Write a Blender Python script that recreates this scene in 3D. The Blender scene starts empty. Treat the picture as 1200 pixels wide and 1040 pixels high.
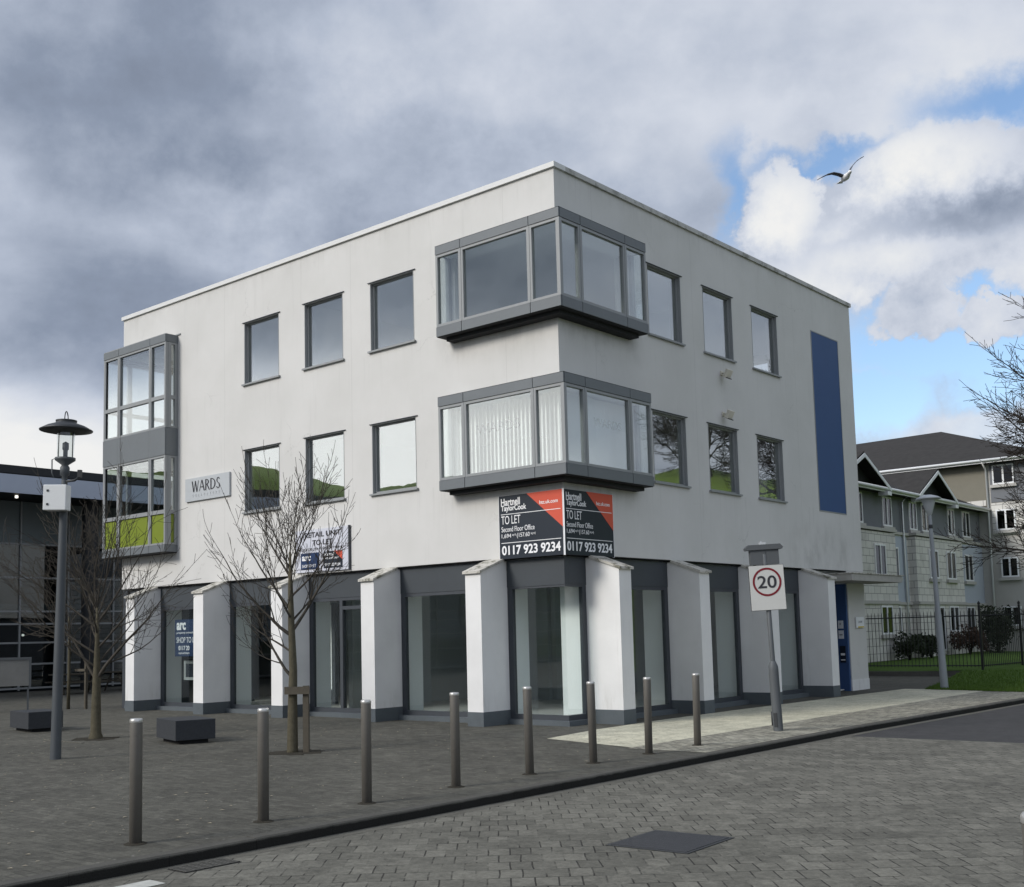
import bpy, bmesh, math, random
from mathutils import Vector, Matrix
S = bpy.context.scene
COL = S.collection
R = math.radians
PI = math.pi

# ------------------------------------------------------------------ camera
cd = bpy.data.cameras.new('camera'); cam = bpy.data.objects.new('camera', cd); COL.objects.link(cam)
YAW, PITCH, ROLL = -0.70418901, 0.09671682, -0.02489242
cy, sy, cp, sp = math.cos(YAW), math.sin(YAW), math.cos(PITCH), math.sin(PITCH)
f_ = Vector((sy*cp, cy*cp, sp)); r_ = Vector((cy, -sy, 0)); u_ = r_.cross(f_)
c_, s_ = math.cos(ROLL), math.sin(ROLL)
rr = c_*r_ + s_*u_; uu = -s_*r_ + c_*u_
cam.matrix_world = Matrix(((rr.x, uu.x, -f_.x, 13.4913), (rr.y, uu.y, -f_.y, -17.6032), (rr.z, uu.z, -f_.z, 1.78), (0, 0, 0, 1)))
cd.sensor_fit = 'HORIZONTAL'; cd.sensor_width = 36
cd.lens = 36*1342.08/1200
cd.shift_x = 6.39/1200; cd.shift_y = 93.88/1200
cd.clip_start = .1; cd.clip_end = 3000
S.camera = cam

# ------------------------------------------------------------------ light
SUN_AZ, SUN_EL = R(-160), R(32)          # azimuth from +y towards +x
w = bpy.data.worlds.new('World'); S.world = w; w.use_nodes = True
S.view_settings.view_transform = 'Standard'; S.view_settings.look = 'None'
S.view_settings.exposure = 0.86; S.view_settings.gamma = 1.0
S.cycles.transparent_max_bounces = 24
S.cycles.max_bounces = 8
sd = bpy.data.lights.new('sun', 'SUN'); sun = bpy.data.objects.new('sun', sd); COL.objects.link(sun)
sd.energy = 1.5; sd.angle = R(18); sd.color = (1, .95, .88)
sdir = Vector((math.sin(SUN_AZ)*math.cos(SUN_EL), math.cos(SUN_AZ)*math.cos(SUN_EL), math.sin(SUN_EL)))
sun.rotation_euler = sdir.to_track_quat('Z', 'Y').to_euler()
sun.location = (0, -30, 40)

class N:
    """tiny expression builder for float sockets"""
    def __init__(s, nt, sock): s.nt, s.s = nt, sock
    def op(s, o, b=None, c=None):
        n = s.nt.nodes.new('ShaderNodeMath'); n.operation = o
        for i, v in enumerate((s, b, c)):
            if v is None: continue
            if isinstance(v, N): s.nt.links.new(v.s, n.inputs[i])
            else: n.inputs[i].default_value = v
        return N(s.nt, n.outputs[0])
    def __add__(s, b): return s.op('ADD', b)
    def __radd__(s, b): return s.op('ADD', b)
    def __sub__(s, b): return s.op('SUBTRACT', b)
    def __rsub__(s, b): return (s*-1.0) + b
    def __mul__(s, b): return s.op('MULTIPLY', b)
    def __rmul__(s, b): return s.op('MULTIPLY', b)
    def __truediv__(s, b): return s.op('DIVIDE', b)
    def max(s, b): return s.op('MAXIMUM', b)
    def min(s, b): return s.op('MINIMUM', b)
    def clamp(s): return s.max(0.0).min(1.0)
    def step(s, a, b, lo=0.0, hi=1.0):
        n = s.nt.nodes.new('ShaderNodeMapRange'); n.interpolation_type = 'SMOOTHSTEP'
        s.nt.links.new(s.s, n.inputs[0])
        for i, v in enumerate((a, b, lo, hi)): n.inputs[i+1].default_value = v
        return N(s.nt, n.outputs[0])

def noise_n(nt, vec, scale, detail=4, rough=.5, dist=0):
    n = nt.nodes.new('ShaderNodeTexNoise'); n.inputs['Scale'].default_value = scale
    n.inputs['Detail'].default_value = detail; n.inputs['Roughness'].default_value = rough
    n.inputs['Distortion'].default_value = dist
    if vec is not None: nt.links.new(vec, n.inputs['Vector'])
    return N(nt, n.outputs['Fac'])
def mixc(nt, fac, a, b, blend='MIX'):
    n = nt.nodes.new('ShaderNodeMix'); n.data_type = 'RGBA'; n.blend_type = blend
    for sock, v in ((n.inputs[0], fac), (n.inputs[6], a), (n.inputs[7], b)):
        if isinstance(v, N): nt.links.new(v.s, sock)
        elif hasattr(v, 'links'): nt.links.new(v, sock)
        elif isinstance(v, (int, float)): sock.default_value = v
        else: sock.default_value = (*v, 1) if len(v) == 3 else v
    return n.outputs[2]

def build_world():
    nt = w.node_tree; nt.nodes.clear(); L = nt.links
    out = nt.nodes.new('ShaderNodeOutputWorld')
    sky = nt.nodes.new('ShaderNodeTexSky'); sky.sky_type = 'NISHITA'; sky.sun_disc = False
    sky.sun_elevation = SUN_EL; sky.sun_rotation = SUN_AZ
    sky.air_density = 1.0; sky.dust_density = .6; sky.ozone_density = 2.0
    bs = nt.nodes.new('ShaderNodeBackground'); bs.inputs[1].default_value = .10; L.new(sky.outputs[0], bs.inputs[0])
    tc = nt.nodes.new('ShaderNodeTexCoord'); sx = nt.nodes.new('ShaderNodeSeparateXYZ'); L.new(tc.outputs['Generated'], sx.inputs[0])
    X, Y, Z = (N(nt, sx.outputs[i]) for i in range(3))
    k = 180/PI
    az = X.op('ARCTAN2', Y)*k; el = Z.op('ARCSINE')*k
    den = Z.max(0.0) + .30
    cb = nt.nodes.new('ShaderNodeCombineXYZ'); L.new((X/den).s, cb.inputs[0]); L.new((Y/den).s, cb.inputs[1]); L.new((Z*.6).s, cb.inputs[2])
    P = cb.outputs[0]; D = tc.outputs['Generated']
    n1 = noise_n(nt, P, 2.1, 8, .52, .25)
    n2 = noise_n(nt, D, 6.0, 7, .55)
    m = nt.nodes.new('ShaderNodeMapping'); m.inputs[1].default_value = (5.3, 1.7, 8.1); L.new(D, m.inputs[0])
    n3 = noise_n(nt, m.outputs[0], 6.0, 7, .55)
    n4 = noise_n(nt, m.outputs[0], 17.0, 8, .62)
    n5 = noise_n(nt, D, 34.0, 7, .62)
    aw = az + (n2 - .5)*8.0 + (n4 - .5)*4.5 + (n5 - .5)*1.6; ew = el + (n3 - .5)*5.0 + (n5 - .5)*2.2 + (n4 - .5)*1.8
    def blob(ca, ce, ra, re, s0=.55, s1=1.25, A=aw, E_=ew):
        a = (A - ca)/ra; e = (E_ - ce)/re
        return (a*a + e*e).op('SQRT').step(s0, s1, 1, 0)
    # clear holes
    h = blob(-29.3, 21.0, 1.4, 2.4, .2, 1.3)
    for q in ((-24.5, 22.3, 4.6, .8, .2, 1.4), (-15, 23.4, 4.4, 1.5, .2, 1.4), (-17.5, 13.3, 7.5, 2.8), (-11, 11.5, 7.0, 3.6), (-22, 10.6, 5, 2.0), (-13, 9, 5, 1.6)):
        h = h.max(blob(*q))
    cu = blob(-26.6, 20.3, 2.9, 2.2, .88, 1.08)
    for q in ((-18.3, 20.6, 4.6, 2.1), (-20, 17.4, 9.5, 2.5), (-12.5, 18.0, 6.5, 3.6), (-19.5, 14.2, 2.6, 1.3), (-15.5, 13.6, 2.2, 1.0)):
        cu = cu.max(blob(*q, .84, 1.10))
    low = blob(-16, 9.0, 6.0, 1.2, .4, 1.3)
    cover = 1.0 - h*(1.0 - cu.max(low*.85))
    cover = cover.clamp()
    # brightness of the clouds
    b = .50 + (n1 - .5)*1.45 + (n2 - .5)*.5 + (n4 - .5)*.26
    b = b + .24*blob(-38, 28.5, 17, 4.0, .2, 1.3) + .16*blob(-36, 23.5, 9, 3.0, .2, 1.3)
    b = b - .30*blob(-58, 17.5, 13, 5.5, .2, 1.35) - .12*blob(-68, 26, 8, 6, .2, 1.3)
    b = b + .55*blob(-68, 8.0, 16, 4.6, .3, 1.3, az, el)
    # cumulus: bright crowns over a grey belly
    bc = .70 + (n4 - .5)*.75 + (n2 - .5)*.5 + (n5 - .5)*.4
    bc = bc + .42*blob(-26.6, 20.6, 3.0, 2.2, .3, 1.2) + .30*blob(-19, 21.1, 3.6, 1.5, .3, 1.3) + .28*blob(-23.5, 16.6, 6, 1.6, .3, 1.3)
    bc = bc - .36*blob(-16.5, 18.4, 6.0, 1.3, .2, 1.3)
    incu = cu.max(low)*el.step(24.0, 26.0, 1, 0)
    b = b*(1.0 - incu) + bc*incu
    # the part of the sky behind the camera, seen in the window panes, and the glow round the hidden sun
    b = b + .85*blob(-130, 8.5, 30, 5.0, .2, 1.4, az, el)
    b = b + .25*blob(30, 9, 34, 5.5, .2, 1.4, az, el) - .14*blob(25, 17, 40, 5, .2, 1.3, az, el) - .10*blob(-132, 18, 22, 5, .2, 1.3, az, el)
    b = b.max(0.02)
    bb = b.min(1.15)
    rampn = nt.nodes.new('ShaderNodeValToRGB'); cr = rampn.color_ramp
    L.new((bb/1.15).s, rampn.inputs[0])
    stops = ((0, (.095, .112, .148)), (.22, (.145, .172, .225)), (.45, (.250, .280, .340)), (.66, (.355, .378, .425)), (.86, (.435, .446, .462)), (1, (.485, .485, .480)))
    while len(cr.elements) < len(stops): cr.elements.new(.5)
    for e, (p, c) in zip(cr.elements, stops): e.position = p; e.color = (*c, 1)
    glow = 1.0 + .9*blob(85, 32, 62, 34, .1, 1.2, az, el) + 6.0*blob(-165, 50, 58, 25, 0, 1.25, az, el) + 1.1*blob(-128, 8.5, 32, 5.5, .4, 1.3, az, el)
    bc_ = nt.nodes.new('ShaderNodeBackground'); L.new(rampn.outputs[0], bc_.inputs[0]); L.new(glow.s, bc_.inputs[1])
    mx = nt.nodes.new('ShaderNodeMixShader'); L.new(cover.s, mx.inputs[0]); L.new(bs.outputs[0], mx.inputs[1]); L.new(bc_.outputs[0], mx.inputs[2])
    L.new(mx.outputs[0], out.inputs[0])
build_world()

# ------------------------------------------------------------------ materials
M = {}
def mat(name, col, rough=.8, spec=.3, metal=0, var=0, vscale=3, bump=0, bscale=60, fn=None):
    m = bpy.data.materials.new(name); m.use_nodes = True; nt = m.node_tree; L = nt.links
    b = nt.nodes['Principled BSDF']
    b.inputs['Base Color'].default_value = (*col, 1); b.inputs['Roughness'].default_value = rough
    b.inputs['Specular IOR Level'].default_value = spec; b.inputs['Metallic'].default_value = metal
    g = nt.nodes.new('ShaderNodeNewGeometry'); pos = g.outputs['Position']
    if var:
        n = noise_n(nt, pos, vscale, 6, .6); n2 = noise_n(nt, pos, vscale*9, 4, .6)
        k = 1.0 + (n - .5)*(2.4*var) + (n2 - .5)*(1.2*var)
        cb = nt.nodes.new('ShaderNodeCombineXYZ')
        for i in range(3): L.new(k.s, cb.inputs[i])
        c = mixc(nt, 1.0, (*col, 1), cb.outputs[0], 'MULTIPLY'); L.new(c, b.inputs['Base Color'])
    if bump:
        bn = nt.nodes.new('ShaderNodeBump'); bn.inputs['Strength'].default_value = bump; bn.inputs['Distance'].default_value = .02
        L.new(noise_n(nt, pos, bscale, 5, .6).s, bn.inputs['Height']); L.new(bn.outputs[0], b.inputs['Normal'])
    if fn: fn(nt, b, pos)
    M[name] = m
    return m
def sep(nt, pos):
    s = nt.nodes.new('ShaderNodeSeparateXYZ'); nt.links.new(pos, s.inputs[0]); return [N(nt, s.outputs[i]) for i in range(3)]
def comb(nt, x, y, z):
    c = nt.nodes.new('ShaderNodeCombineXYZ')
    for i, v in enumerate((x, y, z)):
        if isinstance(v, N): nt.links.new(v.s, c.inputs[i])
        else: c.inputs[i].default_value = v
    return c.outputs[0]

def f_render(nt, b, pos):
    L = nt.links; x, y, z = sep(nt, pos)
    base = (.555, .547, .520)
    big = noise_n(nt, pos, .55, 5, .6); c = mixc(nt, big.step(.3, .7), base, (.60, .59, .565))
    # rain streaks, stretched down the wall
    st = noise_n(nt, comb(nt, x*5.0, y*5.0, z*.35), 1.0, 6, .65)
    c = mixc(nt, st.step(.55, .82)*.20, c, (.33, .325, .30))
    st2 = noise_n(nt, comb(nt, x*9.0, y*9.0, z*.25), 1.0, 5, .6)
    sill = (z.step(3.7, 4.9)*z.step(4.95, 4.99, 1, 0)).max(z.step(7.0, 8.2)*z.step(8.23, 8.27, 1, 0)).max(z.step(10.3, 11.05))
    c = mixc(nt, sill*st2.step(.54, .76)*.22, c, (.27, .26, .235))
    # damp grime band under the bays, below the coping and by the entrance canopy
    gr = noise_n(nt, comb(nt, x*2.0, y*2.0, z*1.2), 1.0, 6, .65)
    ent = y.step(8.8, 10.5)*y.step(12.6, 14.0, 1, 0)*z.step(3.2, 3.5)*z.step(3.7, 4.9, 1, 0)
    near = x.step(-3.6, -2.8)*y.step(2.6, 3.3, 1, 0)
    und = (z.step(7.3, 8.1)*z.step(8.15, 8.2, 1, 0) + z.step(4.2, 4.8)*z.step(4.85, 4.9, 1, 0))*near
    top = z.step(10.5, 11.1)
    fac = (ent*.55 + und*.55 + top*.22)*gr.step(.38, .68)
    c = mixc(nt, fac.clamp()*.6, c, (.22, .215, .195))
    # render movement joints and fine hairline cracks
    jt = None
    for q, o in ((x, 1.36), (x, 6.06), (x, 10.95), (y, -1.25), (y, -5.15), (y, -10.3)):
        e = (q + o).op('ABSOLUTE').step(.003, .010, 1, 0); jt = e if jt is None else jt.max(e)
    vo = nt.nodes.new('ShaderNodeTexVoronoi'); vo.feature = 'DISTANCE_TO_EDGE'; vo.inputs['Scale'].default_value = .55
    wv = comb(nt, x + noise_n(nt, pos, 2, 5, .7)*.7, y + noise_n(nt, pos, 2.3, 5, .7)*.7, z*1.2 + noise_n(nt, pos, 1.7, 5, .7)*.7); L.new(wv, vo.inputs['Vector'])
    ck = N(nt, vo.outputs['Distance']).step(.002, .007, 1, 0)*noise_n(nt, pos, .45, 3, .5).step(.56, .66)
    c = mixc(nt, (jt*.20).max(ck*.26), c, (.20, .195, .18))
    L.new(c, b.inputs['Base Color'])
    bn = nt.nodes.new('ShaderNodeBump'); bn.inputs['Strength'].default_value = .22; bn.inputs['Distance'].default_value = .01
    L.new((noise_n(nt, pos, 90, 5, .6) + noise_n(nt, pos, 3, 4, .5)*2.0).s, bn.inputs['Height']); L.new(bn.outputs[0], b.inputs['Normal'])
mat('render', (.6, .6, .6), .92, .15, fn=f_render)
def f_pier(nt, b, pos):
    L = nt.links; x, y, z = sep(nt, pos)
    c = mixc(nt, noise_n(nt, pos, 1.1, 5, .6).step(.3, .7), (.665, .66, .642), (.725, .72, .70))
    gr = noise_n(nt, comb(nt, x*4.0, y*4.0, z*.8), 1.0, 6, .65)
    foot = z.step(.25, .9, 1, 0)*gr.step(.5, .72)
    st = noise_n(nt, comb(nt, x*7.0, y*7.0, z*.4), 1.0, 6, .65).step(.58, .8)*.25
    c = mixc(nt, (foot*.35 + st).clamp(), c, (.36, .34, .29))
    L.new(c, b.inputs['Base Color'])
    bn = nt.nodes.new('ShaderNodeBump'); bn.inputs['Strength'].default_value = .15; bn.inputs['Distance'].default_value = .01
    L.new(noise_n(nt, pos, 90, 5, .6).s, bn.inputs['Height']); L.new(bn.outputs[0], b.inputs['Normal'])
mat('pier_render', (.7, .7, .7), .9, .15, fn=f_pier)
def f_coping(nt, b, pos):
    g = noise_n(nt, pos, 6, 7, .7)
    c = mixc(nt, g.step(.45, .62), (.50, .48, .43), (.17, .165, .13)); nt.links.new(c, b.inputs['Base Color'])
mat('stone_coping', (.5, .5, .45), .9, .2, fn=f_coping, bump=0)
mat('parapet_metal', (.62, .62, .60), .55, .4, var=.06)
def f_dirtymetal(nt, b, pos):
    g = noise_n(nt, pos, 2.5, 8, .75)
    c = mixc(nt, g.step(.48, .66), (.46, .455, .43), (.22, .22, .195)); nt.links.new(c, b.inputs['Base Color'])
mat('parapet_dirty', (.4, .4, .4), .7, .3, fn=f_dirtymetal)
mat('cladding', (.135, .148, .155), .5, .4, var=.10, vscale=1.2)
mat('frame_grey', (.25, .26, .26), .45, .45, var=.05)
mat('dark_frame', (.050, .056, .064), .5, .4, var=.08)
mat('fascia_grey', (.047, .054, .060), .6, .35, var=.10, vscale=1.5)
mat('plinth_grey', (.092, .106, .114), .7, .3, var=.14, vscale=4)
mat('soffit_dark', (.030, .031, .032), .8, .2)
mat('joint_dark', (.02, .02, .02), .8, .2)
mat('interior_white', (.82, .83, .81), .9, .2)
mat('interior_grey', (.34, .36, .355), .9, .2, var=.06, vscale=1)
mat('interior_floor', (.48, .485, .47), .6, .3, var=.12, vscale=1.5)
mat('ceiling_white', (.8, .81, .80), .9, .2)
mat('blue_panel', (.042, .088, .205), .6, .3, var=.06, vscale=1.5)
mat('blue_door', (.022, .042, .085), .5, .4, var=.08)
mat('lime_panel', (.17, .215, .02), .45, .4, var=.06)
mat('blind_white', (.80, .80, .77), .8, .2)
mat('steel', (.155, .145, .128), .55, .4, .35, var=.10, vscale=9)
mat('steel_cap', (.50, .49, .46), .35, .5, .6)
mat('galvanised', (.085, .092, .096), .6, .35, .1, var=.08)
mat('lamp_grey', (.062, .069, .074), .55, .4, var=.10, vscale=2)
mat('dark_metal', (.028, .030, .032), .5, .4)
mat('white_metal', (.62, .63, .62), .5, .4, var=.03)
mat('granite', (.030, .033, .037), .75, .4, var=.22, vscale=20, bump=.4, bscale=70)
mat('wood', (.085, .075, .058), .9, .15, var=.25, vscale=12)
mat('black_rail', (.012, .012, .013), .5, .4)
mat('sign_white', (.74, .75, .76), .5, .4, var=.02)
mat('sign_grey', (.42, .44, .45), .5, .4, var=.04)
mat('board_white', (.54, .55, .60), .5, .4, var=.02)
mat('navy', (.010, .016, .026), .5, .4)
mat('navy_blue', (.010, .030, .085), .5, .4)
mat('orange_red', (.58, .085, .045), .5, .4)
mat('print_white', (.80, .80, .80), .6, .3)
mat('print_dark', (.03, .03, .035), .6, .3)
mat('print_grey', (.30, .31, .32), .6, .3)
mat('sign_red', (.16, .008, .014), .5, .4)
mat('cream', (.60, .57, .48), .6, .3, var=.06)
mat('bark', (.085, .076, .052), .95, .1, var=.35, vscale=14, bump=.6, bscale=50)
mat('bark_dark', (.034, .029, .024), .95, .1, var=.3, vscale=10)
mat('twig', (.066, .059, .049), .95, .1, var=.25, vscale=6)
mat('slate', (.036, .034, .032), .9, .2, var=.35, vscale=3)
mat('grey_render', (.17, .178, .19), .95, .1, var=.08)
mat('pale_blue_render', (.40, .435, .49), .95, .1, var=.06)
mat('tan_render', (.20, .19, .155), .95, .1, var=.08)
mat('grey_wall_render', (.42, .41, .38), .95, .1, var=.07)
mat('upvc', (.70, .71, .71), .5, .4)
mat('cinema_fascia', (.36, .40, .47), .4, .5, .3, var=.04)
mat('cinema_dark', (.020, .022, .024), .6, .3)
mat('cinema_panel', (.10, .125, .13), .4, .5, var=.08, vscale=.6)
mat('gull_white', (.72, .72, .72), .8, .2)
mat('gull_grey', (.10, .105, .12), .8, .2)
mat('canopy_stone', (.36, .35, .32), .85, .2, var=.2, vscale=4)
mat('lamp_pale', (.26, .275, .285), .55, .4, .1, var=.08)
mat('plate_white', (.50, .50, .47), .55, .4, var=.05)
mat('notice_grey', (.16, .16, .15), .6, .3, var=.15)
mat('drain_iron', (.075, .072, .062), .8, .3, var=.3, vscale=20)
mat('litter', (.26, .23, .17), .9, .2, var=.4, vscale=3)
mat('yellow', (.6, .45, .05), .7, .2)
def f_block(nt, b, pos):
    x, y, z = sep(nt, pos)
    bt = nt.nodes.new('ShaderNodeTexBrick'); nt.links.new(comb(nt, x + y, z, 0.0), bt.inputs['Vector'])
    bt.inputs['Scale'].default_value = 1; bt.inputs['Brick Width'].default_value = .62; bt.inputs['Row Height'].default_value = .31
    bt.inputs['Mortar Size'].default_value = .014; bt.inputs['Color1'].default_value = (.63, .615, .57, 1); bt.inputs['Color2'].default_value = (.55, .535, .50, 1); bt.inputs['Mortar'].default_value = (.26, .25, .24, 1)
    c = mixc(nt, noise_n(nt, pos, 1.2, 5, .6).step(.5, .8)*.35, bt.outputs['Color'], (.19, .18, .16)); nt.links.new(c, b.inputs['Base Color'])
mat('block_stone', (.4, .4, .38), .95, .1, fn=f_block)

def glass(name, r0, tint=(.78, .84, .83), rough=.0, wav=.03):
    m = bpy.data.materials.new(name); m.use_nodes = True; nt = m.node_tree; nt.nodes.clear(); L = nt.links
    out = nt.nodes.new('ShaderNodeOutputMaterial'); t = nt.nodes.new('ShaderNodeBsdfTransparent'); t.inputs[0].default_value = (*tint, 1)
    g = nt.nodes.new('ShaderNodeBsdfGlossy'); g.inputs['Roughness'].default_value = rough; g.inputs[0].default_value = (.95, .97, .975, 1)
    fr = nt.nodes.new('ShaderNodeLayerWeight'); fr.inputs[0].default_value = .5
    mx = nt.nodes.new('ShaderNodeMixShader'); f = N(nt, fr.outputs[1]).op('POWER', 5.0)*(.96 - r0) + (r0 + .04)
    L.new(f.s, mx.inputs[0]); L.new(t.outputs[0], mx.inputs[1]); L.new(g.outputs[0], mx.inputs[2]); L.new(mx.outputs[0], out.inputs[0])
    if wav:
        ge = nt.nodes.new('ShaderNodeNewGeometry')
        bn = nt.nodes.new('ShaderNodeBump'); bn.inputs['Strength'].default_value = wav; bn.inputs['Distance'].default_value = .05
        L.new(noise_n(nt, ge.outputs['Position'], 1.1, 2, .5).s, bn.inputs['Height']); L.new(bn.outputs[0], g.inputs['Normal'])
    M[name] = m
glass('glass_office', .24, (.93, .955, .95))
glass('glass_shop', .02, (.93, .955, .95))
glass('glass_bay', .15, (.93, .955, .95))
glass('glass_far', .10, (.55, .60, .61))
glass('glass_lamp', .04, (.9, .92, .92), wav=0)
glass('glass_flat', .0, (.25, .27, .29))

def brick_mat(name, ang, bw, rh, c1, c2, mort, msize, moff=.5, bumps=.35, spots=0):
    def fn(nt, b, pos):
        L = nt.links; x, y, z = sep(nt, pos); ca, sa = math.cos(ang), math.sin(ang)
        wob = (noise_n(nt, pos, 1.3, 3, .5) - .5)*.05
        v = comb(nt, x*ca + y*sa + wob, y*ca - x*sa + wob, 0.0)
        bt = nt.nodes.new('ShaderNodeTexBrick'); L.new(v, bt.inputs['Vector']); bt.offset = moff
        bt.inputs['Scale'].default_value = 1; bt.inputs['Brick Width'].default_value = bw; bt.inputs['Row Height'].default_value = rh
        bt.inputs['Mortar Size'].default_value = msize; bt.inputs['Mortar Smooth'].default_value = .35; bt.inputs['Bias'].default_value = 0
        bt.inputs['Color1'].default_value = (*c1, 1); bt.inputs['Color2'].default_value = (*c2, 1); bt.inputs['Mortar'].default_value = (*mort, 1)
        # the joints are silted up here and there
        silt = noise_n(nt, pos, 2.2, 5, .65).step(.43, .60)
        mean = tuple((p + q)/2 for p, q in zip(c1, c2))
        mf = N(nt, bt.outputs['Fac'])
        bt2 = mixc(nt, mf*silt, bt.outputs['Color'], mean)
        big = noise_n(nt, pos, .35, 5, .6); fine = noise_n(nt, pos, 28, 6, .7)
        mid = noise_n(nt, pos, 9, 5, .65)
        k = 1.0 + (big - .5)*.9 + (fine - .5)*1.5 + (mid - .5)*1.1 + (noise_n(nt, pos, 2.3, 5, .65) - .5)*.8
        c = mixc(nt, 1.0, bt2, comb(nt, k, k, k), 'MULTIPLY')
        if spots:
            vo = nt.nodes.new('ShaderNodeTexVoronoi'); vo.inputs['Scale'].default_value = 8; L.new(pos, vo.inputs['Vector'])
            sp = N(nt, vo.outputs['Distance']).step(.05, .16, 1, 0)*noise_n(nt, pos, 1.1, 4, .6).step(.45, .65)
            c = mixc(nt, sp*spots, c, (.26, .25, .22))
        L.new(c, b.inputs['Base Color'])
        rg = .62 + fine*.4; L.new(rg.s, b.inputs['Roughness'])
        bn = nt.nodes.new('ShaderNodeBump'); bn.inputs['Strength'].default_value = bumps; bn.inputs['Distance'].default_value = .012
        L.new((fine*.8 - mf*(1.0 - silt)*1.2 + noise_n(nt, pos, 6, 4, .6)*.8).s, bn.inputs['Height']); L.new(bn.outputs[0], b.inputs['Normal'])
    mat(name, c1, .8, .22, fn=fn)
brick_mat('setts', R(41), .185, .31, (.146, .140, .116), (.102, .098, .081), (.030, .028, .023), .008)
brick_mat('plaza_setts', R(0), .20, .10, (.098, .094, .077), (.070, .067, .055), (.052, .050, .041), .006, spots=.85, bumps=.6)
brick_mat('buff_paving', R(0), .60, .45, (.50, .475, .36), (.42, .40, .305), (.15, .145, .11), .007, bumps=.4)
brick_mat('buff_setts', R(90), .20, .10, (.31, .295, .235), (.19, .18, .145), (.05, .05, .04), .012, bumps=.6)
mat('asphalt', (.056, .055, .055), .9, .2, var=.32, vscale=4, bump=.5, bscale=120)
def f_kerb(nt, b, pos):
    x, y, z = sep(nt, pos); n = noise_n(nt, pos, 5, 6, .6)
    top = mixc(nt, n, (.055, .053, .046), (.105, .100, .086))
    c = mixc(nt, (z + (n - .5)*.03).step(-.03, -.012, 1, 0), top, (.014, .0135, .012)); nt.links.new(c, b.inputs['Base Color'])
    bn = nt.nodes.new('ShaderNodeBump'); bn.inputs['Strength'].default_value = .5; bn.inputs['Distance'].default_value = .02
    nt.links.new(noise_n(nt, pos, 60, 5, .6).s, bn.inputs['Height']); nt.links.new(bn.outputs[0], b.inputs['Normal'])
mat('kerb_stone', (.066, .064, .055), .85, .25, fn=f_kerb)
mat('channel', (.112, .107, .089), .85, .25, var=.3, vscale=4, bump=.4, bscale=60)
mat('iron', (.040, .041, .044), .6, .4, .2, var=.12, vscale=5, bump=.4, bscale=30)
mat('road_paint', (.42, .42, .38), .8, .2, var=.3, vscale=12)
mat('earth', (.040, .036, .028), .95, .1, var=.3, vscale=10, bump=.6, bscale=30)
mat('ground_far', (.07, .085, .045), .95, .1, var=.2, vscale=.3)
mat('grass', (.060, .105, .020), .95, .1, var=.35, vscale=2.5, bump=.8, bscale=40)
mat('grass_hill', (.13, .185, .035), .95, .1, var=.25, vscale=.3)
mat('blade', (.07, .12, .022), .9, .15, var=.3, vscale=1)
mat('leaf', (.022, .030, .014), .8, .25, var=.5, vscale=3)
mat('leaf_red', (.055, .034, .024), .8, .25, var=.5, vscale=3)

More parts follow.
